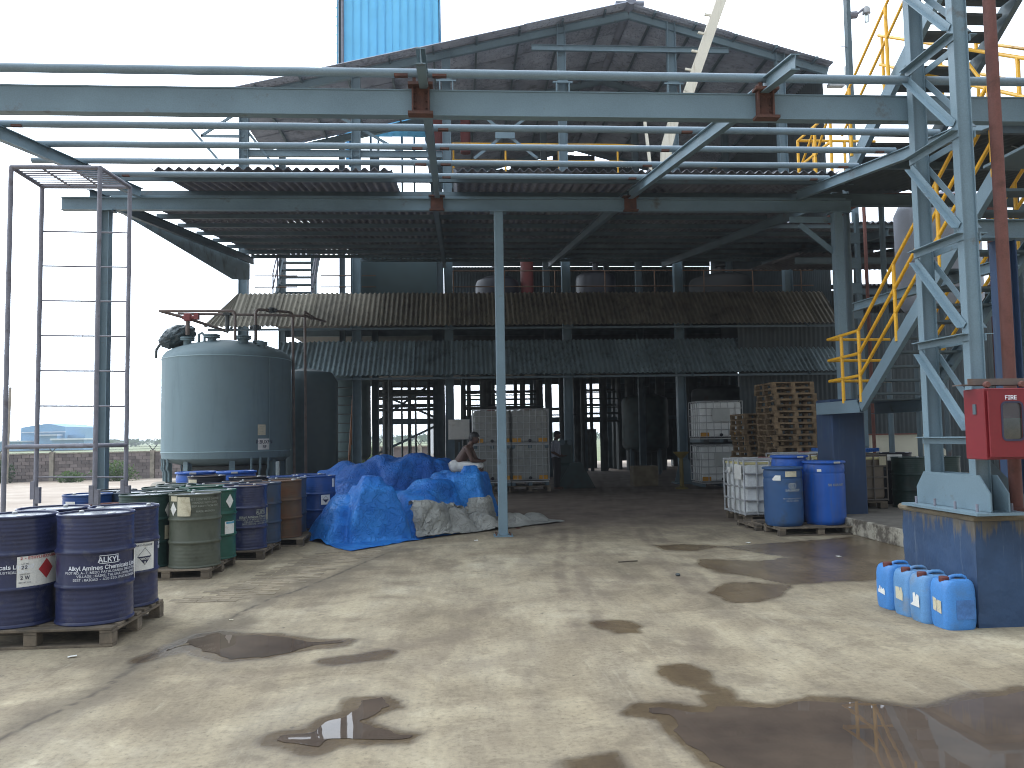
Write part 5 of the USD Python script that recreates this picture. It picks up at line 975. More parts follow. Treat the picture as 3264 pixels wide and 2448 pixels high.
MB().tube((-5.42, 10.40, .78), (-3.05, 10.52, .86), .016, 8).build('loose_bar', OXIDE, lf, smooth=40)
for p in (PC, PE, PB_):
    MB().box((p[0] - .03, p[1], 1.0 if p != PC else .98), (.05, .06, .22)).box((p[0] + .03, p[1], .94), (.05, .06, .2)).build('clamp', SCAF, lf)
# ------------------------------------------------------------------ tarpaulins: cloth relaxed over the goods they cover
def smooth_box(x, y, x0, x1, y0, y1, h, ramp=.10, rz=0):
    cx, cy = (x0 + x1) / 2, (y0 + y1) / 2; dx, dy = x - cx, y - cy
    if rz: c_, s_ = math.cos(rz), math.sin(rz); dx, dy = dx * c_ + dy * s_, -dx * s_ + dy * c_
    qx, qy = np.abs(dx) - (x1 - x0) / 2, np.abs(dy) - (y1 - y0) / 2
    d = np.hypot(np.maximum(qx, 0), np.maximum(qy, 0)) + np.minimum(np.maximum(qx, qy), 0)
    return h * np.clip(1 - (d + ramp) / (2 * ramp), 0, 1)
def cyl(x, y, cx, cy, r_, h, ramp=.08): return h * np.clip(1 - (np.hypot(x - cx, y - cy) - r_ + ramp) / (2 * ramp), 0, 1)
def drape(H, quad, nu, nv, slack, iters, seed, z0=None, wob=.03):
    q = A(quad, float); u = np.linspace(0, 1, nu)[:, None, None]; v = np.linspace(0, 1, nv)[None, :, None]
    xy = (1 - u) * (1 - v) * q[0] + u * (1 - v) * q[1] + u * v * q[2] + (1 - u) * v * q[3]
    n = meshkit.fbm(np.concatenate([xy * 1.5, np.full(xy.shape[:2] + (1,), seed)], -1), 3, seed) - .5
    X = np.concatenate([xy, (H(xy[..., 0], xy[..., 1]) * .9 + .12 + n * wob)[..., None]], -1); X[..., :2] += (NR.rand(nu, nv, 2) - .5) * .012
    P = X.copy(); rest = []
    prs = [((slice(0, -1), slice(None)), (slice(1, None), slice(None))), ((slice(None), slice(0, -1)), (slice(None), slice(1, None))), ((slice(0, -1), slice(0, -1)), (slice(1, None), slice(1, None))), ((slice(1, None), slice(0, -1)), (slice(0, -1), slice(1, None))),
           ((slice(0, -2), slice(None)), (slice(2, None), slice(None))), ((slice(None), slice(0, -2)), (slice(None), slice(2, None)))]
    xy3 = np.concatenate([xy, np.zeros(xy.shape[:2] + (1,))], -1)
    for a_, b_ in prs: rest.append(np.linalg.norm(xy3[a_] - xy3[b_], axis=-1) * slack)
    cnt = np.zeros((nu, nv, 1))
    for a_, b_ in prs: cnt[a_] += 1; cnt[b_] += 1
    for it in range(iters):
        V = (X - P) * .96; P = X.copy(); X = X + V; X[..., 2] -= .0022
        for _ in range(3):
            D = np.zeros_like(X)
            for k, ((a_, b_), L) in enumerate(zip(prs, rest)):
                d = X[b_] - X[a_]; l = np.linalg.norm(d, axis=-1, keepdims=True) + 1e-9; w = 1.0 if k < 4 else .18
                c = d * (1 - L[..., None] / l) * .5 * w; D[a_] += c; D[b_] -= c
            X = X + D / cnt * 1.6
            h = H(X[..., 0], X[..., 1]) + .008; low = X[..., 2] < h
            X[..., 2] = np.where(low, h, X[..., 2]); X[..., :2] = np.where(low[..., None], P[..., :2] + (X[..., :2] - P[..., :2]) * .45, X[..., :2])
    return X
def folds(X, peaks, seed, ck=1.0):
    out = X.copy(); x, y = X[..., 0], X[..., 1]
    n1 = meshkit.fbm(np.stack([x * 1.7, y * 1.7, 0 * x + seed], -1), 3, seed) - .5
    D = np.stack([np.hypot(x - cx, y - cy) for cx, cy, *_ in peaks], -1); W = 1 / (D ** 3 + .02); W /= W.sum(-1, keepdims=True)
    dsp = 0 * x
    for k, (cx, cy, n, amp, r0_, r1_) in enumerate(peaks):
        th = np.arctan2(y - cy, x - cx) + n1 * 1.1; d = D[..., k]
        w = np.clip((d - r0_) / (r1_ - r0_), 0, 1); s_ = .5 * np.abs(np.sin(th * n / 2 + k)) ** .7 + .5 * np.abs(np.sin(th * n * .83 + 1.3 * k + seed)) ** .8 * (.4 + meshkit.noise(np.stack([th * 1.3, d, 0 * d + k], -1)))
        dsp = dsp + W[..., k] * amp * w * (s_ - .35) * np.clip(X[..., 2] * 4, .12, 1)
    cr_ = meshkit.fbm(np.stack([x * 7, y * 7, X[..., 2] * 7], -1), 4, seed + 2) - .5; rg = 1 - np.abs(2 * meshkit.fbm(np.stack([x * 3.1, y * 3.1, X[..., 2] * 3.1], -1), 3, seed + 4) - 1)
    nu, nv = X.shape[:2]; n = np.cross(X[np.minimum(np.arange(nu) + 1, nu - 1)] - X[np.maximum(np.arange(nu) - 1, 0)], X[:, np.minimum(np.arange(nv) + 1, nv - 1)] - X[:, np.maximum(np.arange(nv) - 1, 0)]); n /= np.linalg.norm(n, axis=-1, keepdims=True) + 1e-9
    n *= np.sign(n[..., 2:] + 1e-6); out = out + n * (dsp + cr_ * .03 * ck + (rg - .6) * .045 * ck * np.clip(X[..., 2] * 3, .2, 1))[..., None]; out[..., 2] = np.maximum(out[..., 2], .006 + .004 * meshkit.noise(X * 9)); return out
def cloth_mesh(X, name, mat, parent, th=.004):
    nu, nv = X.shape[:2]; i = np.arange(nu * nv).reshape(nu, nv); f = np.stack([i[:-1, :-1], i[1:, :-1], i[1:, 1:], i[:-1, 1:]], -1).reshape(-1, 4)
    n = np.cross(X[np.minimum(np.arange(nu) + 1, nu - 1)] - X[np.maximum(np.arange(nu) - 1, 0)], X[:, np.minimum(np.arange(nv) + 1, nv - 1)] - X[:, np.maximum(np.arange(nv) - 1, 0)]); n /= np.linalg.norm(n, axis=-1, keepdims=True) + 1e-9
    mb = MB(); mb.add(np.vstack([X.reshape(-1, 3), (X - n * th).reshape(-1, 3)]), np.vstack([f, f[:, ::-1] + nu * nv])); return mb.build(name, mat, parent, smooth=50)
def domes(x, y, L):
    s = np.zeros_like(x)
    for cx, cy, r_, h, ra in L:
        d = np.hypot(x - cx, y - cy); t = np.clip((d - r_) / (2 * ra), 0, 1); s = s + (h * (1 - t * t * (3 - 2 * t))) ** 6
    return s ** (1 / 6)
HA = lambda x, y: np.maximum(domes(x, y, [(-2.5, 16.3, .25, .92, .28), (-1.9, 16.4, .4, 1.02, .4), (-1.2, 16.4, .45, 1.10, .4), (-.6, 16.35, .35, 1.10, .3), (-2.0, 15.7, .3, .7, .3)]), 0)
ta = thing('dark_tarpaulin', 'dark blue tarpaulin draped over goods behind the bright blue one', 'tarpaulin')
XA = drape(HA, [(-3.3, 15.0), (.2, 15.2), (.1, 18.0), (-3.3, 17.8)], 80, 70, 1.07, 130, 3); XA = folds(XA, [(-1.9, 16.4, 9, .12, .2, .7), (-.8, 16.4, 8, .12, .2, .7), (-2.5, 16.2, 7, .10, .15, .6)], 3); cloth_mesh(XA, 'sheet', TARPD, ta)
HBt = lambda x, y: np.maximum.reduce([smooth_box(x, y, -1.75, -1.0, 12.5, 13.4, .80, .13, .35), smooth_box(x, y, -2.15, -1.4, 12.55, 13.3, .50, .18, .5), smooth_box(x, y, -1.62, -1.15, 12.7, 13.2, .96, .10, .2), smooth_box(x, y, -.25, .55, 14.25, 15.05, .90, .12, -.35), smooth_box(x, y, .0, .42, 14.45, 14.85, 1.03, .10, .2), domes(x, y, [(-1.7, 13.2, .25, .66, .25), (-.7, 13.5, .2, .55, .25), (-.85, 13.9, .3, .60, .3), (-.45, 14.35, .25, .78, .25), (-.1, 15.2, .3, .85, .3)]), 0 * x])
tb = thing('bright_tarpaulin', 'bright blue crumpled tarpaulin over goods at the foot of the slim column', 'tarpaulin')
XB = drape(HBt, [(-1.5, 11.5), (1.5, 14.85), (.25, 16.2), (-2.75, 13.1)], 130, 80, 1.12, 170, 5, wob=.10); XB = folds(XB, [(-1.42, 12.9, 6, .13, .3, .8), (.15, 14.6, 7, .17, .2, .85), (-1.9, 13.2, 6, .08, .15, .5)], 5); cloth_mesh(XB, 'sheet', TARPB, tb)
from scipy.spatial import cKDTree
_kt = cKDTree(XB[..., :2].reshape(-1, 2)); _kz = XB[..., 2].reshape(-1)
def HG(x, y):
    d, i = _kt.query(np.stack([x, y], -1).reshape(-1, 2), k=3); z = np.where(d.min(1) < .09, _kz[i].max(1), 0).reshape(x.shape)
    return np.maximum(np.minimum(z, .45) + .012, domes(x, y, [(-.08, 13.58, .05, .38, .20), (.38, 13.85, .08, .22, .18), (.95, 14.4, .08, .18, .18), (1.35, 14.8, .08, .13, .15)]))
tg = thing('grey_tarpaulin', 'silver grey tarpaulin heaped at the foot of the slim canopy column', 'tarpaulin')
XG = drape(HG, [(-.60, 12.60), (1.85, 14.6), (1.5, 15.2), (-.85, 13.45)], 120, 50, 1.22, 130, 8, wob=.25); XG = folds(XG, [(-.1, 13.4, 9, .14, .1, .5), (.9, 14.3, 9, .10, .1, .4)], 8, .6); cloth_mesh(XG, 'sheet', TARPG, tg)
# ------------------------------------------------------------------ jerrycans
def jerrycan(label, loc, mat, seed, torn):
    t = thing('jerrycan', label, 'jerrycan', loc, group='row of blue jerrycans', rz=.06 + .03 * (seed % 3 - 1))
    w, d, h = .285, .245, .40
    V = []
    lv = [(0, .88, .035), (.012, .93, .03), (.06, .985, .028), (.15, 1.0, .028), (.165, .985, .028), (.24, 1.0, .028), (.25, .985, .028), (.30, .985, .03), (.345, .93, .04), (.372, .84, .045), (.384, .72, .05)]
    n = 40; rings = []
    for z, s_, rr in lv:
        a = (np.arange(n) + .5) * 2 * PI / n; e = 4.2; c, s2 = np.cos(a), np.sin(a)
        k = (np.abs(c) ** e + np.abs(s2) ** e) ** (-1 / e); rings.append(np.c_[c * k * w / 2 * s_, s2 * k * d / 2 * (s_ * .55 + .45), np.full(n, z)])
    i = np.arange(n); j = (i + 1) % n; F = [np.stack([k * n + i, k * n + j, k * n + n + j, k * n + n + i], 1) for k in range(len(lv) - 1)]
    mb = MB().add(np.vstack(rings), np.vstack(F)); m_ = len(lv) - 1
    mb.add(np.vstack([rings[-1], [[0, 0, .386]]]), np.stack([i, j, np.full(n, n)], 1)); mb.add(np.vstack([rings[0], [[0, 0, 0]]]), np.stack([j, i, np.full(n, n)], 1))
    mb.build('body', mat, t, smooth=50)
    MB().path([(-.03, -.0, .37), (-.015, 0, .398), (.02, 0, .405), (.085, 0, .403), (.11, 0, .392), (.122, 0, .36)], .015, 8).build('handle', mat, t, smooth=50)
    MB().box((.05, 0, .386), (.09, .075, .008), ch=.003).build('handle_well', DSLATE, t)
    cp = MB().lathe([(0, .36), (.036, .36), (.038, .365), (.038, .402), (.034, .408), (0, .409)], (-.085, -.02, 0), 22).build('cap', CAP, t, smooth=30)
    MB().plate(torn, .0012, (-.1435, .045, .14), (0, -1, 0), (0, 0, 1)).build('torn_label', PAPER if seed % 2 else PAPERO, t)
    if seed == 4:
        MB().box((.02, -.1232, .16), (.16, .002, .15)).build('faded_print', pbr('can_print', (.06, .16, .38), .7, .3, 14), t)
    return t
T1 = [(0, 0), (.1, -.015), (.1, .02), (.085, .045), (.06, .03), (.05, .05), (.04, .02), (.03, .06), (.02, .055), (.015, .02), (0, .03)]
jerrycan('blue jerrycan farthest from the camera in the row beside the plinth', (3.90, 7.05, 0), CAN, 1, T1)
jerrycan('dusty blue jerrycan, second farthest in the row beside the plinth', (3.905, 6.77, 0), CAND, 2, [(0, 0), (.09, -.01), (.095, .05), (.08, .10), (.06, .10), (.05, .06), (.045, .10), (0, .10)])
jerrycan('dusty blue jerrycan with a torn cream label, third in the row', (3.91, 6.53, 0), CAND, 3, [(-.02, -.01), (.105, -.015), (.1, .08), (.07, .09), (.06, .06), (.045, .10), (.02, .09), (.02, .02)])
jerrycan('blue jerrycan nearest the camera with a split white label', (3.96, 6.31, 0), CAN, 4, [(0, 0), (.04, -.01), (.045, .06), (.05, -.01), (.1, -.02), (.1, .08), (.055, .085), (.045, .07), (.04, .09), (0, .10)])
# ------------------------------------------------------------------ people
def capsule_chain(segs):
    out = []
    for (a_, ra), (b_, rb_) in segs:
        out.append(m3.Manifold.batch_hull([m3.Manifold.sphere(ra, 14).translate(list(map(float, a_))), m3.Manifold.sphere(rb_, 14).translate(list(map(float, b_)))]))
    return m3.Manifold.batch_boolean(out, m3.OpType.Add)
def body_mesh(segs, edge=.03, it=6):
    m = capsule_chain(segs).refine_to_length(edge).to_mesh(); t = trimesh.Trimesh(m.vert_properties[:, :3], m.tri_verts); t.merge_vertices(); trimesh.smoothing.filter_taubin(t, iterations=it); return A(t.vertices), A(t.faces)
def hand_segs(wr, d, side):
    d, u, v = frame(d); wr = A(wr, float); s_ = [((wr, .022), (wr + d * .08, .026))]
    for k, l in enumerate((.055, .07, .075, .06)):
        o = u * (k - 1.5) * .019; p0 = wr + d * .085 + o; p1 = p0 + d * l * .5 + v * .006; s_ += [((p0, .0095), (p1, .009)), ((p1, .009), (p1 + d * l * .4 + v * .02, .008))]
    p0 = wr + d * .03 + u * side * .03; s_ += [((p0, .011), (p0 + d * .04 + u * side * .02, .010)), ((p0 + d * .04 + u * side * .02, .010), (p0 + d * .07 + u * side * .022, .008))]
    return s_
def head_parts(c, fwd, parent, hr=.098):
    """nose, ears, eyes and hair as children; the head itself is in the body"""
    c = A(c, float); f, u, v = frame(fwd); 
    m = trimesh.creation.icosphere(3, 1); w_ = A(m.vertices); keep = (w_ @ A([0, 0, 1]) > .05) | ((w_ @ f < -.1) & (w_[:, 2] > -.55)); fc_ = m.faces[keep[m.faces].all(1)]
    MB().add(c + w_ * hr * A([1.06, 1.06, 1.18]) + A([0, 0, .012]) + meshkit.noise(w_ * 6)[:, None] * .012 * w_, fc_).build('hair', HAIR, parent, smooth=60)
    for s_ in (-1, 1): MB().lathe([(0, -.006), (.010, 0), (0, .008)], c + f * hr * .93 + u * s_ * .034 + A([0, 0, .01]), 10, f).build('eye', PAPER, parent)
def person(label, parts_mat, segs_body, head_c, fwd, extra):
    t = thing('person', label, 'person'); v, f = body_mesh(segs_body); MB().add(v, f).build('body', parts_mat, t, smooth=80)
    head_parts(head_c, fwd, t); [MB().add(*body_mesh(sg, .03, 5)).build(nm_, mt, t, smooth=80) for nm_, mt, sg in extra]
    return t
# standing man near the grey containers, turned to the right
o = A([2.82, 23.2, 0]); F_ = A([.8, -.3, 0]); F_ /= np.linalg.norm(F_); S_ = A([-F_[1], F_[0], 0])
def L(f, s, z): return o + F_ * f + S_ * s + A([0, 0, z])
hd = L(.04, 0, 1.56)
sb = [((hd, .092), (hd + A([0, 0, -.03]) + F_ * .012, .085)), ((hd + F_ * .09 + A([0, 0, -.02]), .016), (hd + F_ * .08 + A([0, 0, .02]), .012)), ((L(.01, 0, 1.48), .055), (L(-.01, 0, 1.36), .062)),
      ((L(-.01, .13, 1.34), .075), (L(-.01, -.13, 1.34), .075)), ((L(-.01, .07, 1.3), .11), (L(0, .06, 1.0), .11)), ((L(-.01, -.07, 1.3), .11), (L(0, -.06, 1.0), .11)), ((L(0, .06, .95), .115), (L(0, -.06, .95), .115))]
for s_ in (-1, 1):
    sb += [((L(-.01, s_ * .19, 1.35), .055), (L(-.05, s_ * .23, 1.08), .042)), ((L(-.05, s_ * .23, 1.08), .042), (L(.16, s_ * .16, .96), .03))] + hand_segs(L(.16, s_ * .16, .96), F_ * .9 - S_ * s_ * .4, -s_)
    sb += [((L(0, s_ * .09, .92), .095), (L(.03, s_ * .10, .50), .062)), ((L(.03, s_ * .10, .50), .062), (L(0, s_ * .10, .10), .042)), ((L(-.03, s_ * .10, .05), .042), (L(.15, s_ * .11, .035), .034))]
sh_ = [((L(-.01, .13, 1.34), .085), (L(-.01, -.13, 1.34), .085)), ((L(-.01, .07, 1.3), .122), (L(0, .06, .95), .128)), ((L(-.01, -.07, 1.3), .122), (L(0, -.06, .95), .128))]
for s_ in (-1, 1): sh_ += [((L(-.01, s_ * .19, 1.35), .066), (L(-.045, s_ * .225, 1.13), .060))]
tr_ = [((L(0, .05, .93), .125), (L(0, -.05, .93), .125))]
for s_ in (-1, 1): tr_ += [((L(0, s_ * .09, .9), .107), (L(.03, s_ * .10, .50), .08)), ((L(.03, s_ * .10, .50), .08), (L(0, s_ * .10, .12), .068))]
person('standing man in a striped shirt and dark trousers beside the grey containers', SKIN, sb, hd, F_, [('shirt', SHIRT, sh_), ('trousers', TROUS, tr_)])
# seated man, bare back, leaning forward over a white cloth
o = A([.02, 16.15, -.02]); F_ = A([.93, -.2, 0]); F_ /= np.linalg.norm(F_); S_ = A([-F_[1], F_[0], 0])
hd = L(.30, 0, 1.56)
sb = [((hd, .090), (hd + A([0, 0, -.03]) + F_ * .015, .083)), ((hd + F_ * .09 + A([0, 0, -.025]), .015), (hd + F_ * .08 + A([0, 0, .015]), .011)), ((L(.26, 0, 1.49), .052), (L(.2, 0, 1.40), .06)),
      ((L(.19, .13, 1.36), .07), (L(.19, -.13, 1.36), .07)), ((L(.16, .07, 1.33), .095), (L(-.02, .06, 1.05), .105)), ((L(.16, -.07, 1.33), .095), (L(-.02, -.06, 1.05), .105)), ((L(-.04, .07, 1.0), .12), (L(-.04, -.07, 1.0), .12))]
for s_ in (-1, 1):
    sb += [((L(.19, s_ * .18, 1.36), .052), (L(.30, s_ * .23, 1.12), .040)), ((L(.30, s_ * .23, 1.12), .040), (L(.42, s_ * .1, 1.10), .029))] + hand_segs(L(.42, s_ * .1, 1.10), F_ * .6 - S_ * s_ * .7, -s_)
    sb += [((L(0, s_ * .10, .98), .09), (L(.40, s_ * .14, .97), .06)), ((L(.40, s_ * .14, .97), .06), (L(.42, s_ * .14, .55), .04)), ((L(.40, s_ * .14, .53), .038), (L(.55, s_ * .15, .50), .03))]
wc = [((L(-.08, .1, 1.0), .14), (L(-.08, -.1, 1.0), .14)), ((L(0, .10, 1.0), .115), (L(.38, .13, 1.0), .085)), ((L(0, -.10, 1.0), .115), (L(.38, -.13, 1.0), .085)), ((L(.1, 0, 1.02), .09), (L(.32, 0, 1.02), .075)), ((L(-.2, -.05, 1.0), .07), (L(-.3, -.1, 1.06), .03))]
person('seated bare backed man leaning over a white cloth behind the bright blue tarpaulin', SKIN, sb, hd, F_, [('waist_cloth', CLOTHW, wc)])
steel_drum('dark drum used as a seat behind the bright blue tarpaulin', (.0, 16.2, 0), DBLACK, h=.88, r=.22)
MB().box((.44, 16.05, .245), (.3, .3, .49), ch=.01).build('footstool', WOOD[1], None, label='small wooden box under the seated man', cat='box')
# ------------------------------------------------------------------ behind: blue clad tower, duct, lamp pole
bt_ = thing('blue_clad_tower', 'bright sky blue sheet clad lift tower rising behind the gable roof', 'tower')
tx0, tx1, ty0, ty1 = -4.12, -.60, 29.6, 33.0
x = tx0; k = 0
while x < tx1 - .05:
    w = min(.88, tx1 - x); e = MB(); e.box((x + w / 2, ty0 + .016 * (k % 2), 19.0), (w + .02, .03, 12.4))
    for rx in (.03, w * .36, w * .40, w * .70, w * .74): e.box((x + rx, ty0 - .028, 19.0), (.022, .03, 12.4))
    e.build('cladding_panel', CLAD, bt_); x += .88; k += 1
y = ty0 + .02
while y < ty1:
    for xx, nm_ in ((tx0 - .25, 'side_panel'), (tx1 + .02, 'side_panel')):
        e = MB(); e.box((xx, y + .43, 19.0), (.03, .85, 12.4)); e.box((xx, y + .8, 19.0), (.08, .03, 12.4)); e.build(nm_, CLAD, bt_)
    y += .88
for xx in (tx0 - .1, tx1 - .03):
    for yy in (ty0 + .2, ty1): MB().ibeam((xx, yy, 0), (xx, yy, 25), .2, .2, up=(1, 0, 0)).build('corner_post', STEELD, bt_)
MB().tube((tx0 - .03, ty0 - .08, 12), (tx0 - .03, ty0 - .08, 25), .05, 8).build('downpipe', SCAF, bt_, smooth=40)
e = MB()
for z in np.arange(13.2, 25, .35): e.box((tx0 - .272, ty0 + 1.2, z), (.02, 2.4, .03))
e.build('side_ribs', CLAD, bt_)
du = thing('cream_duct', 'tall cream sheet duct leaning across the gable roof', 'duct')
dp = [A([8.75, 23.5, 16.2]), A([8.22, 23.5, 14.8]), A([7.13, 23.5, 11.9]), A([6.68, 23.5, 11.15]), A([6.4, 23.5, 10.2]), A([6.35, 23.5, 9.2])]
for a_, b_ in zip(dp[:-1], dp[1:]): MB().bar(a_, b_, .30, .22, up=(0, 1, 0)).build('duct_section', DUCT, du)
for t_ in (.15, .35, .55, .75): p = dp[1] + (dp[2] - dp[1]) * t_; MB().bar(p + A([-.35, -.05, .04]), p + A([-.12, -.05, 0]), .06, .06).build('bracket', DUCT, du)
MB().bar((5.75, 23.6, 11.5), (5.95, 23.6, 9.4), .09, .05).build('stay', DUCT, du)
lp = thing('lamp_pole', 'slender grey lamp pole with a floodlight arm beside the gable roof', 'lamp post')
MB().channel((9.82, 19.0, .2), (9.88, 19.0, 13.5), .17, .09, .012, up=(0, 1, 0)).build('pole', STEELD, lp)
MB().path([(9.92, 19, 11.9), (10.1, 19, 12.0), (10.35, 19, 12.2)], .03, 8).build('arm', SCAF, lp, smooth=40); MB().tube((9.95, 19, 12.02), (10.16, 19, 12.04), .09, 10).build('junction_box', SCAF, lp)
MB().lathe([(0, 0), (.05, 0), (.09, -.06), (.10, -.18), (.07, -.20), (0, -.2)], (10.42, 19, 12.26), 16).build('lamp_head', GALV, lp, smooth=40)
MB().lathe([(.06, 0), (.05, -.2), (0, -.23)], (10.42, 19, 12.06), 12).build('lamp_glass', GLASS, lp, smooth=40)
for z in (10.4, 11.2): MB().tube((9.72, 19, z), (10.0, 19, z), .012, 6).build('step_bolt', SCAF, lp)
ju = thing('roof_equipment', 'small pale fittings at the right end of the gable roof', 'fitting')
MB().box((12.2, 24.3, 12.6), (.5, .2, .1)).box((12.6, 24.3, 12.95), (.09, .2, .6)).build('bracket', GALV, ju)
# ------------------------------------------------------------------ boundary wall, bushes, far yard
GW = ground_z
bw = thing('boundary_wall', 'long grey block boundary wall with concrete posts and barbed wire arms', 'wall')
BRK = [pbr(f'wall_block_{"abc"[i]}', c, .95, .2, 2) for i, c in enumerate(((.20, .17, .165), (.25, .21, .20), (.165, .14, .135)))]
WY = lambda x: 53.5 + (x + 26) * .22
wz0 = -.95
for k in range(-8, 9):
    x0 = -26 + k * 2.9; x1 = x0 + 2.9
    e = MB(); e.box((x0, WY(x0), wz0 + .95), (.26, .26, 1.95)); e.build('wall_post', CONC, bw)
    e = MB(); e.bar((x0, WY(x0), .95), (x0 - .22, WY(x0) - .1, 1.3), .05, .05); e.bar((x0, WY(x0), .95), (x0 + .22, WY(x0) + .1, 1.3), .05, .05); e.build('wire_arm', DARKM, bw)
    MB().box(((x0 + x1) / 2, WY((x0 + x1) / 2), .865), (2.66, .22, .09), math.atan(.22)).build('coping', CONC, bw)
    for c in range(8):
        z = wz0 + .02 + c * .218; n_ = 6; off = (c % 2) * .5
        for j in range(n_ + (c % 2)):
            u0 = max(0, (j - off) / n_); u1 = min(1, (j + 1 - off) / n_)
            if u1 - u0 < .02: continue
            xa = x0 + .14 + (2.62) * u0; xb = x0 + .14 + 2.62 * u1; xm = (xa + xb) / 2
            if -34 < xm < -17.5: MB().box((xm, WY(xm) + R.uniform(-.012, .012), z + .105), (xb - xa - .016, .17, .200), math.atan(.22)).build('block', BRK[R.randrange(3)], bw)
    MB().box(((x0 + x1) / 2, WY((x0 + x1) / 2) + .03, wz0 + .9), (2.66, .10, 1.74), math.atan(.22)).build('backing', BRK[2], bw)
for z in (1.05, 1.2): MB().tube((-49, WY(-49), z), (0, WY(0), z), .01, 5).build('barbed_wire', DARKM, bw)
def bush(label, c, size, n, mat, seed, name='bush'):
    rs = np.random.RandomState(seed); t = thing(name, label, 'bush', c)
    p = rs.normal(0, 1, (n, 3)); p /= np.linalg.norm(p, axis=1, keepdims=True); p *= (rs.rand(n, 1) ** .45); p = p * A(size) * (0.75 + .5 * meshkit.noise(p * 2.2 + seed)[:, None]); p[:, 2] = np.abs(p[:, 2] + size[2] * .75)
    V, F = [], []; s_ = .05 + .06 * rs.rand(n)
    d1 = rs.normal(0, 1, (n, 3)); d1 /= np.linalg.norm(d1, axis=1, keepdims=True); d2 = np.cross(d1, rs.normal(0, 1, (n, 3))); d2 /= np.linalg.norm(d2, axis=1, keepdims=True)
    V = np.stack([p - d1 * s_[:, None], p + d2 * s_[:, None] * .5, p + d1 * s_[:, None], p - d2 * s_[:, None] * .5], 1).reshape(-1, 3); F = np.arange(4 * n).reshape(-1, 4)
    MB().add(V, F).build('foliage', mat, t)
    for k in range(4): q_ = p[rs.randint(n)]; MB().tube((0, 0, -.15), tuple(q_ * .7), .03, 5, .012).build('stem', WOOD[2], t)
    return t
bush('green bush against the boundary wall left of the pale pole', (-28.4, 52.0, -.9), (.9, .5, .85), 900, LEAFD, 1); bush('leafy bush at the wall foot seen between the ladder posts', (-23.9, 51.5, -.92), (.9, .5, .42), 600, LEAF, 2)
bush('spreading bright green bush beside the tank at the boundary wall', (-21.6, 52.2, -.92), (1.5, .6, .72), 1400, LEAF, 3); bush('small yellow green bush seen past the tank pipes', (-5.2, 44, -.3), (1.0, .6, .9), 900, LEAF, 4)
for k, x in enumerate((-32.2, -30.6, -34)): bush(['low weeds at the wall foot near the left frame edge', 'thin weeds at the wall foot beside the ladder', 'low weeds at the wall foot outside the ladder frame'][k], (x, 51.0, -.9), (.9, .3, .22), 260, LEAFD, 10 + k, 'weed_clump')
pp = thing('pale_pole', 'thin pale concrete pole standing before the boundary wall', 'pole'); MB().tube((-27.6, 51.2, -.95), (-27.45, 51.2, 5.0), .13, 8, .07).build('pole', CONC, pp, smooth=40)
pp = thing('far_pole', 'thin far pole in the field right of the blue factory', 'pole'); MB().tube((-52.2, 120, -1.2), (-52.2, 120, 4.5), .13, 6).build('pole', SCAF, pp)
fb = thing('blue_factory', 'pale blue gabled factory far beyond the boundary wall', 'factory')
FBW = pbr('factory_wall', (.14, .30, .46), .6, .05, .3); FBR = pbr('factory_roof', (.55, .6, .64), .6, .05, .3)
MB().plate([(-136, -1), (-122.6, -1), (-122.6, 6.3), (-127.9, 7.4), (-135.9, 6.2)], 24, (0, 284, 0), (1, 0, 0), (0, 0, 1)).build('main_hall', FBW, fb)
MB().box((-129.2, 259.7, 4.72), (13.6, .5, .22)).build('eave_band', FBR, fb); MB().box((-126.6, 258.5, 1.4), (6.2, 3, 4.4)).build('porch', FBW, fb); MB().box((-126.6, 258.3, 3.75), (6.5, 3.6, .35)).build('porch_roof', FBR, fb)
MB().box((-136, 256, .4), (9.5, 8, 2.8)).build('left_wing', FBW, fb); MB().box((-136, 255.8, 1.95), (9.9, 8.6, .3)).build('wing_roof', FBR, fb)
MB().box((-118.5, 257, .6), (9.5, 8, 3.2)).build('right_wing', FBW, fb); MB().box((-118.5, 256.8, 2.4), (10, 8.6, .5)).build('wing_roof', FBR, fb); MB().box((-120.5, 266, 3.2), (6, 8, 1.2)).build('rear_hall', FBW, fb)
for x in (-138.5, -136, -133.5, -119.5, -116): MB().box((x, 251.9, .7), (1.4, .2, .8)).build('window', DARKM, fb)
for k, (x, y, w, h) in enumerate(((-62, 330, 16, 5), (-92, 420, 24, 4), (-180, 380, 30, 4))):
    t = thing('far_building', ['small far building on the horizon left of the tank', 'low far building on the horizon behind the field', 'low far building at the left frame edge'][k], 'building')
    MB().box((x, y, h / 2 - 1), (w, 10, h)).build('wall', BRK[1], t); MB().box((x, y - .2, h - .9), (w + 1, 11, .4)).build('roof', FBR, t)
tl = []; rs = np.random.RandomState(5); n = 9000
c = np.c_[rs.uniform(-260, 60, 240), rs.uniform(300, 480, 240)]; id_ = rs.randint(0, 240, n); p = rs.normal(0, 1, (n, 3)); p /= np.linalg.norm(p, axis=1, keepdims=True); p *= A([4, 3, 1.5]) * rs.rand(n, 1) ** .4; p[:, :2] += c[id_]; p[:, 2] += .8
d1 = rs.normal(0, 1, (n, 3)) * .45; d2 = rs.normal(0, 1, (n, 3)) * .45
MB().add(np.stack([p - d1, p + d2, p + d1, p - d2], 1).reshape(-1, 3), np.arange(4 * n).reshape(-1, 4)).build('far_scrub', LEAFD, None, label='far line of scrub and trees on the horizon', cat='scrub', kind='stuff')
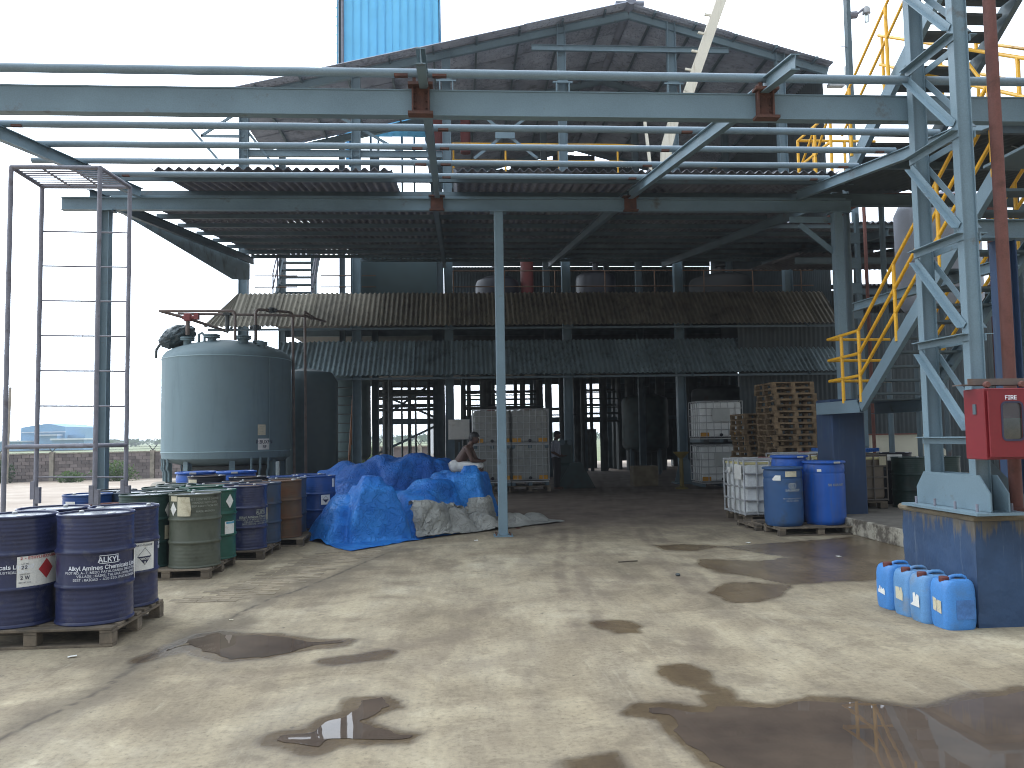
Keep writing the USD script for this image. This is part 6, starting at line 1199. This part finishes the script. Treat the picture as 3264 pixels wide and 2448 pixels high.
# ------------------------------------------------------------------ equipment in the dark bays
def vessel(label, c, r_, z0, z1, mat=DARKM, legs=4, name='vessel'):
    t = thing(name, label, 'vessel', (c[0], c[1], 0)); h = z1 - z0
    MB().lathe([(0, z0), (r_ * .7, z0 + .08), (r_ * .95, z0 + .2), (r_, z0 + .32), (r_, z1 - .3), (r_ * .94, z1 - .16), (r_ * .6, z1 - .03), (0, z1)], (0, 0, 0), 30).build('shell', mat, t, smooth=40)
    for k in range(legs): a = k * 2 * PI / legs + .5; MB().tube((r_ * .85 * math.cos(a), r_ * .85 * math.sin(a), max(z0 - .8, 0.0) if z0 < 4 else z0 - .4), (r_ * .85 * math.cos(a), r_ * .85 * math.sin(a), z0 + .3), .05, 8).build('leg', STEELD, t)
    MB().tube((0, 0, z1 - .05), (0, 0, z1 + .35), .1, 10).lathe([(0, z1 + .3), (.19, z1 + .3), (.19, z1 + .36), (0, z1 + .36)], (0, 0, 0), 16).build('nozzle', mat, t)
    return t
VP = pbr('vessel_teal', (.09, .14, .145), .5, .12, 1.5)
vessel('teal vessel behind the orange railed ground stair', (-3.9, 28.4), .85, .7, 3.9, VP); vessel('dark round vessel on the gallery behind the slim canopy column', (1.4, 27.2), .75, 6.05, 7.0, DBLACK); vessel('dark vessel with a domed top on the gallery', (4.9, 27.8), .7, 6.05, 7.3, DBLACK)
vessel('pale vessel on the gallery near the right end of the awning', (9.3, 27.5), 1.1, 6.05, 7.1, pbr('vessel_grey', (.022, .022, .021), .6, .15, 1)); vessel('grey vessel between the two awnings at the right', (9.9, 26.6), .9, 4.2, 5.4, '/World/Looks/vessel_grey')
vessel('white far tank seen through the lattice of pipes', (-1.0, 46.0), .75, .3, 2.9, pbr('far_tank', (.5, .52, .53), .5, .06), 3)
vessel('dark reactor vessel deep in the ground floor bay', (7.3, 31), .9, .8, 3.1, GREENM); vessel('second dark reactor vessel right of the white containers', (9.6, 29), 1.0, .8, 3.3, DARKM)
ma = thing('green_pump_set', 'green pump machine with two round gauges beside the facade column', 'machine')
MB().box((3.15, 23.75, .35), (.55, .5, .7), ch=.03).build('base', GREENM, ma); MB().box((3.15, 23.75, 1.05), (.42, .36, .7), ch=.03).build('housing', GREENM, ma)
for x in (3.05, 3.28): MB().lathe([(0, 0), (.075, 0), (.085, .02), (.085, .04), (0, .04)], (x, 23.57, 1.35), 18, (0, -1, 0)).build('gauge', STEELD, ma)
MB().plate([(-.55, 0), (.6, 0), (.2, .75), (-.12, .75)], .25, (3.4, 23.7, 0), (1, 0, 0), (0, 0, 1)).build('guard', GREENM, ma)
ys = thing('yellow_stand', 'small yellow topped machine stand left of the white containers', 'machine stand')
MB().lathe([(0, .0), (.18, 0), (.18, .04), (.06, .08), (.05, .85), (.2, 1.0), (.22, 1.04), (0, 1.04)], (6.25, 22.3, 0), 18).build('stand', pbr('stand_yellow', (.16, .12, .03), .6, .2, 4), ys, smooth=40)
kb = thing('concrete_block', 'rough brown concrete block beside the white container stack', 'block'); MB().box((5.55, 23.9, .3), (.75, .5, .6), ch=.02).build('block', MUD, kb)
nb = thing('notice_board', 'plain white notice board hung at the facade behind the containers', 'notice board'); MB().box((.02, 24.35, 1.78), (.62, .02, .58)).build('board', PAPER, nb); MB().box((.02, 24.365, 1.78), (.66, .012, .62)).build('frame', GALV, nb); MB().bar((.02, 24.38, 1.4), (.02, 24.38, .05), .04, .04).build('post', STEELD, nb)
# pipe racks seen as silhouettes against the bright back of the bay
rs = random.Random(21)
def rack(label, x0, x1, y, z0, z1, nv, nh, diag=True, mat=DARKM, thick=(.03, .1)):
    t = thing('pipe_rack', label, 'pipe rack')
    for k in range(nv):
        x = rs.uniform(x0, x1); w = rs.uniform(*thick); yy = y + rs.uniform(-1.2, 1.2); MB().tube((x, yy, 0), (x, yy, z1), w, 8).build('riser', mat, t, smooth=40)
    for k in range(nh):
        z = rs.uniform(z0, z1); w = rs.uniform(.02, .06); yy = y + rs.uniform(-1.2, 1.2); MB().tube((x0, yy, z), (x1, yy, z + rs.uniform(-.03, .03)), w, 8).build('run', mat, t, smooth=40)
    for x in (x0, x1): MB().box((x, y, z1 / 2), (.18, .18, z1)).build('rack_post', STEELD, t)
    MB().ibeam((x0, y, 2.2), (x1, y, 2.2), .22, .14).build('rack_beam', STEELD, t)
    if diag:
        for a_, b_ in (((x0, 2.2), (x1, z1)), ((x0, z1 - .6), (x1, 2.25)), ((x0, .9), (x1, 2.1))): MB().bar((a_[0], y, a_[1]), (b_[0], y, b_[1]), .05, .09).build('diagonal', STEELD, t)
    return t
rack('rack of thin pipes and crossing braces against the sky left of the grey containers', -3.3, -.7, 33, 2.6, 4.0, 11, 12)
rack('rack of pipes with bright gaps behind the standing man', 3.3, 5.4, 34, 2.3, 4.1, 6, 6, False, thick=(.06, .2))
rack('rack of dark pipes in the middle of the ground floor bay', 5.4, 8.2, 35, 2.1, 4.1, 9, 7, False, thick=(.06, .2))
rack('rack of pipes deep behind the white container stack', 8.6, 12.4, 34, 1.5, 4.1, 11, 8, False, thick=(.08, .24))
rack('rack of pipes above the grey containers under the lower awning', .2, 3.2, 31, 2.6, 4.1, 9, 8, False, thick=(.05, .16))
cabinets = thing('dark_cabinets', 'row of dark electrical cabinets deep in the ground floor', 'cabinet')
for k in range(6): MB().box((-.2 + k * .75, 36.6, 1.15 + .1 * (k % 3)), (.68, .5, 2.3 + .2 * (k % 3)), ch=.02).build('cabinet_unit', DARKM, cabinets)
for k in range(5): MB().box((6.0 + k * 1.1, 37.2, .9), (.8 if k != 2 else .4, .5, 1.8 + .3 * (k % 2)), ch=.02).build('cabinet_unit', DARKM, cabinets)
# ------------------------------------------------------------------ litter
def scrap(label, x, y, w, d, rz, mat, name='paper_scrap', cat='litter', h=.012):
    m = trimesh.creation.box((w, d, .003)).subdivide_to_size(.02); v = A(m.vertices); v[:, 2] += h * meshkit.noise(v * 30 + x) + .004; c_, s_ = math.cos(rz), math.sin(rz); v = v @ A([[c_, s_, 0], [-s_, c_, 0], [0, 0, 1]])
    MB().add(v + A([x, y, 0]), m.faces).build(name, mat, None, label=label, cat=cat)
scrap('crumpled white paper scrap before the nearest pallet', -2.88, 6.28, .06, .03, .5, PAPER); scrap('tiny pale paper scrap on the bare concrete right of the navy drums', -2.02, 7.35, .035, .02, .2, PAPERO)
scrap('tiny white scrap on the wet concrete before the right pallet', 4.1, 11.3, .06, .05, .7, PAPER); scrap('white scrap at the foot of the slim canopy column', .25, 12.3, .06, .04, .1, PAPER); scrap('brown leaf scrap beside the grey tarpaulin', 1.0, 13.75, .1, .06, 1, OXIDE)
scrap('small white scrap on the damp concrete in the centre right', 4.75, 9.9, .06, .04, .4, PAPER)
t = thing('stick', 'thin dark stick lying on the concrete in the middle of the yard', 'stick'); MB().tube((1.95, 9.9, .012), (2.2, 9.95, .012), .008, 6).build('stick', WOOD[2], t)
t = thing('stone', 'small dark stone on the pale concrete in the centre right', 'stone'); m = trimesh.creation.icosphere(2, .022); v = A(m.vertices); v *= (1 + .4 * (meshkit.noise(v * 60) - .5))[:, None]; MB().add(v * A([1.3, 1, .8]) + A([2.42, 8.9, .015]), m.faces).build('stone', DARKM, t)

# ------------------------------------------------------------------ air
HAZE = usdkit.material(stage, '/World/Looks/haze', {'v': ('principled_volume', {'color': (.93, .96, 1.0), 'density': .00042, 'anisotropy': .3})}, volume='v.volume')
MB().box((0, 1000, 14), (6400, 6400, 33)).build('haze', HAZE, None, kind='stuff', label='pale humid haze filling the air over the yard and field', cat='haze')
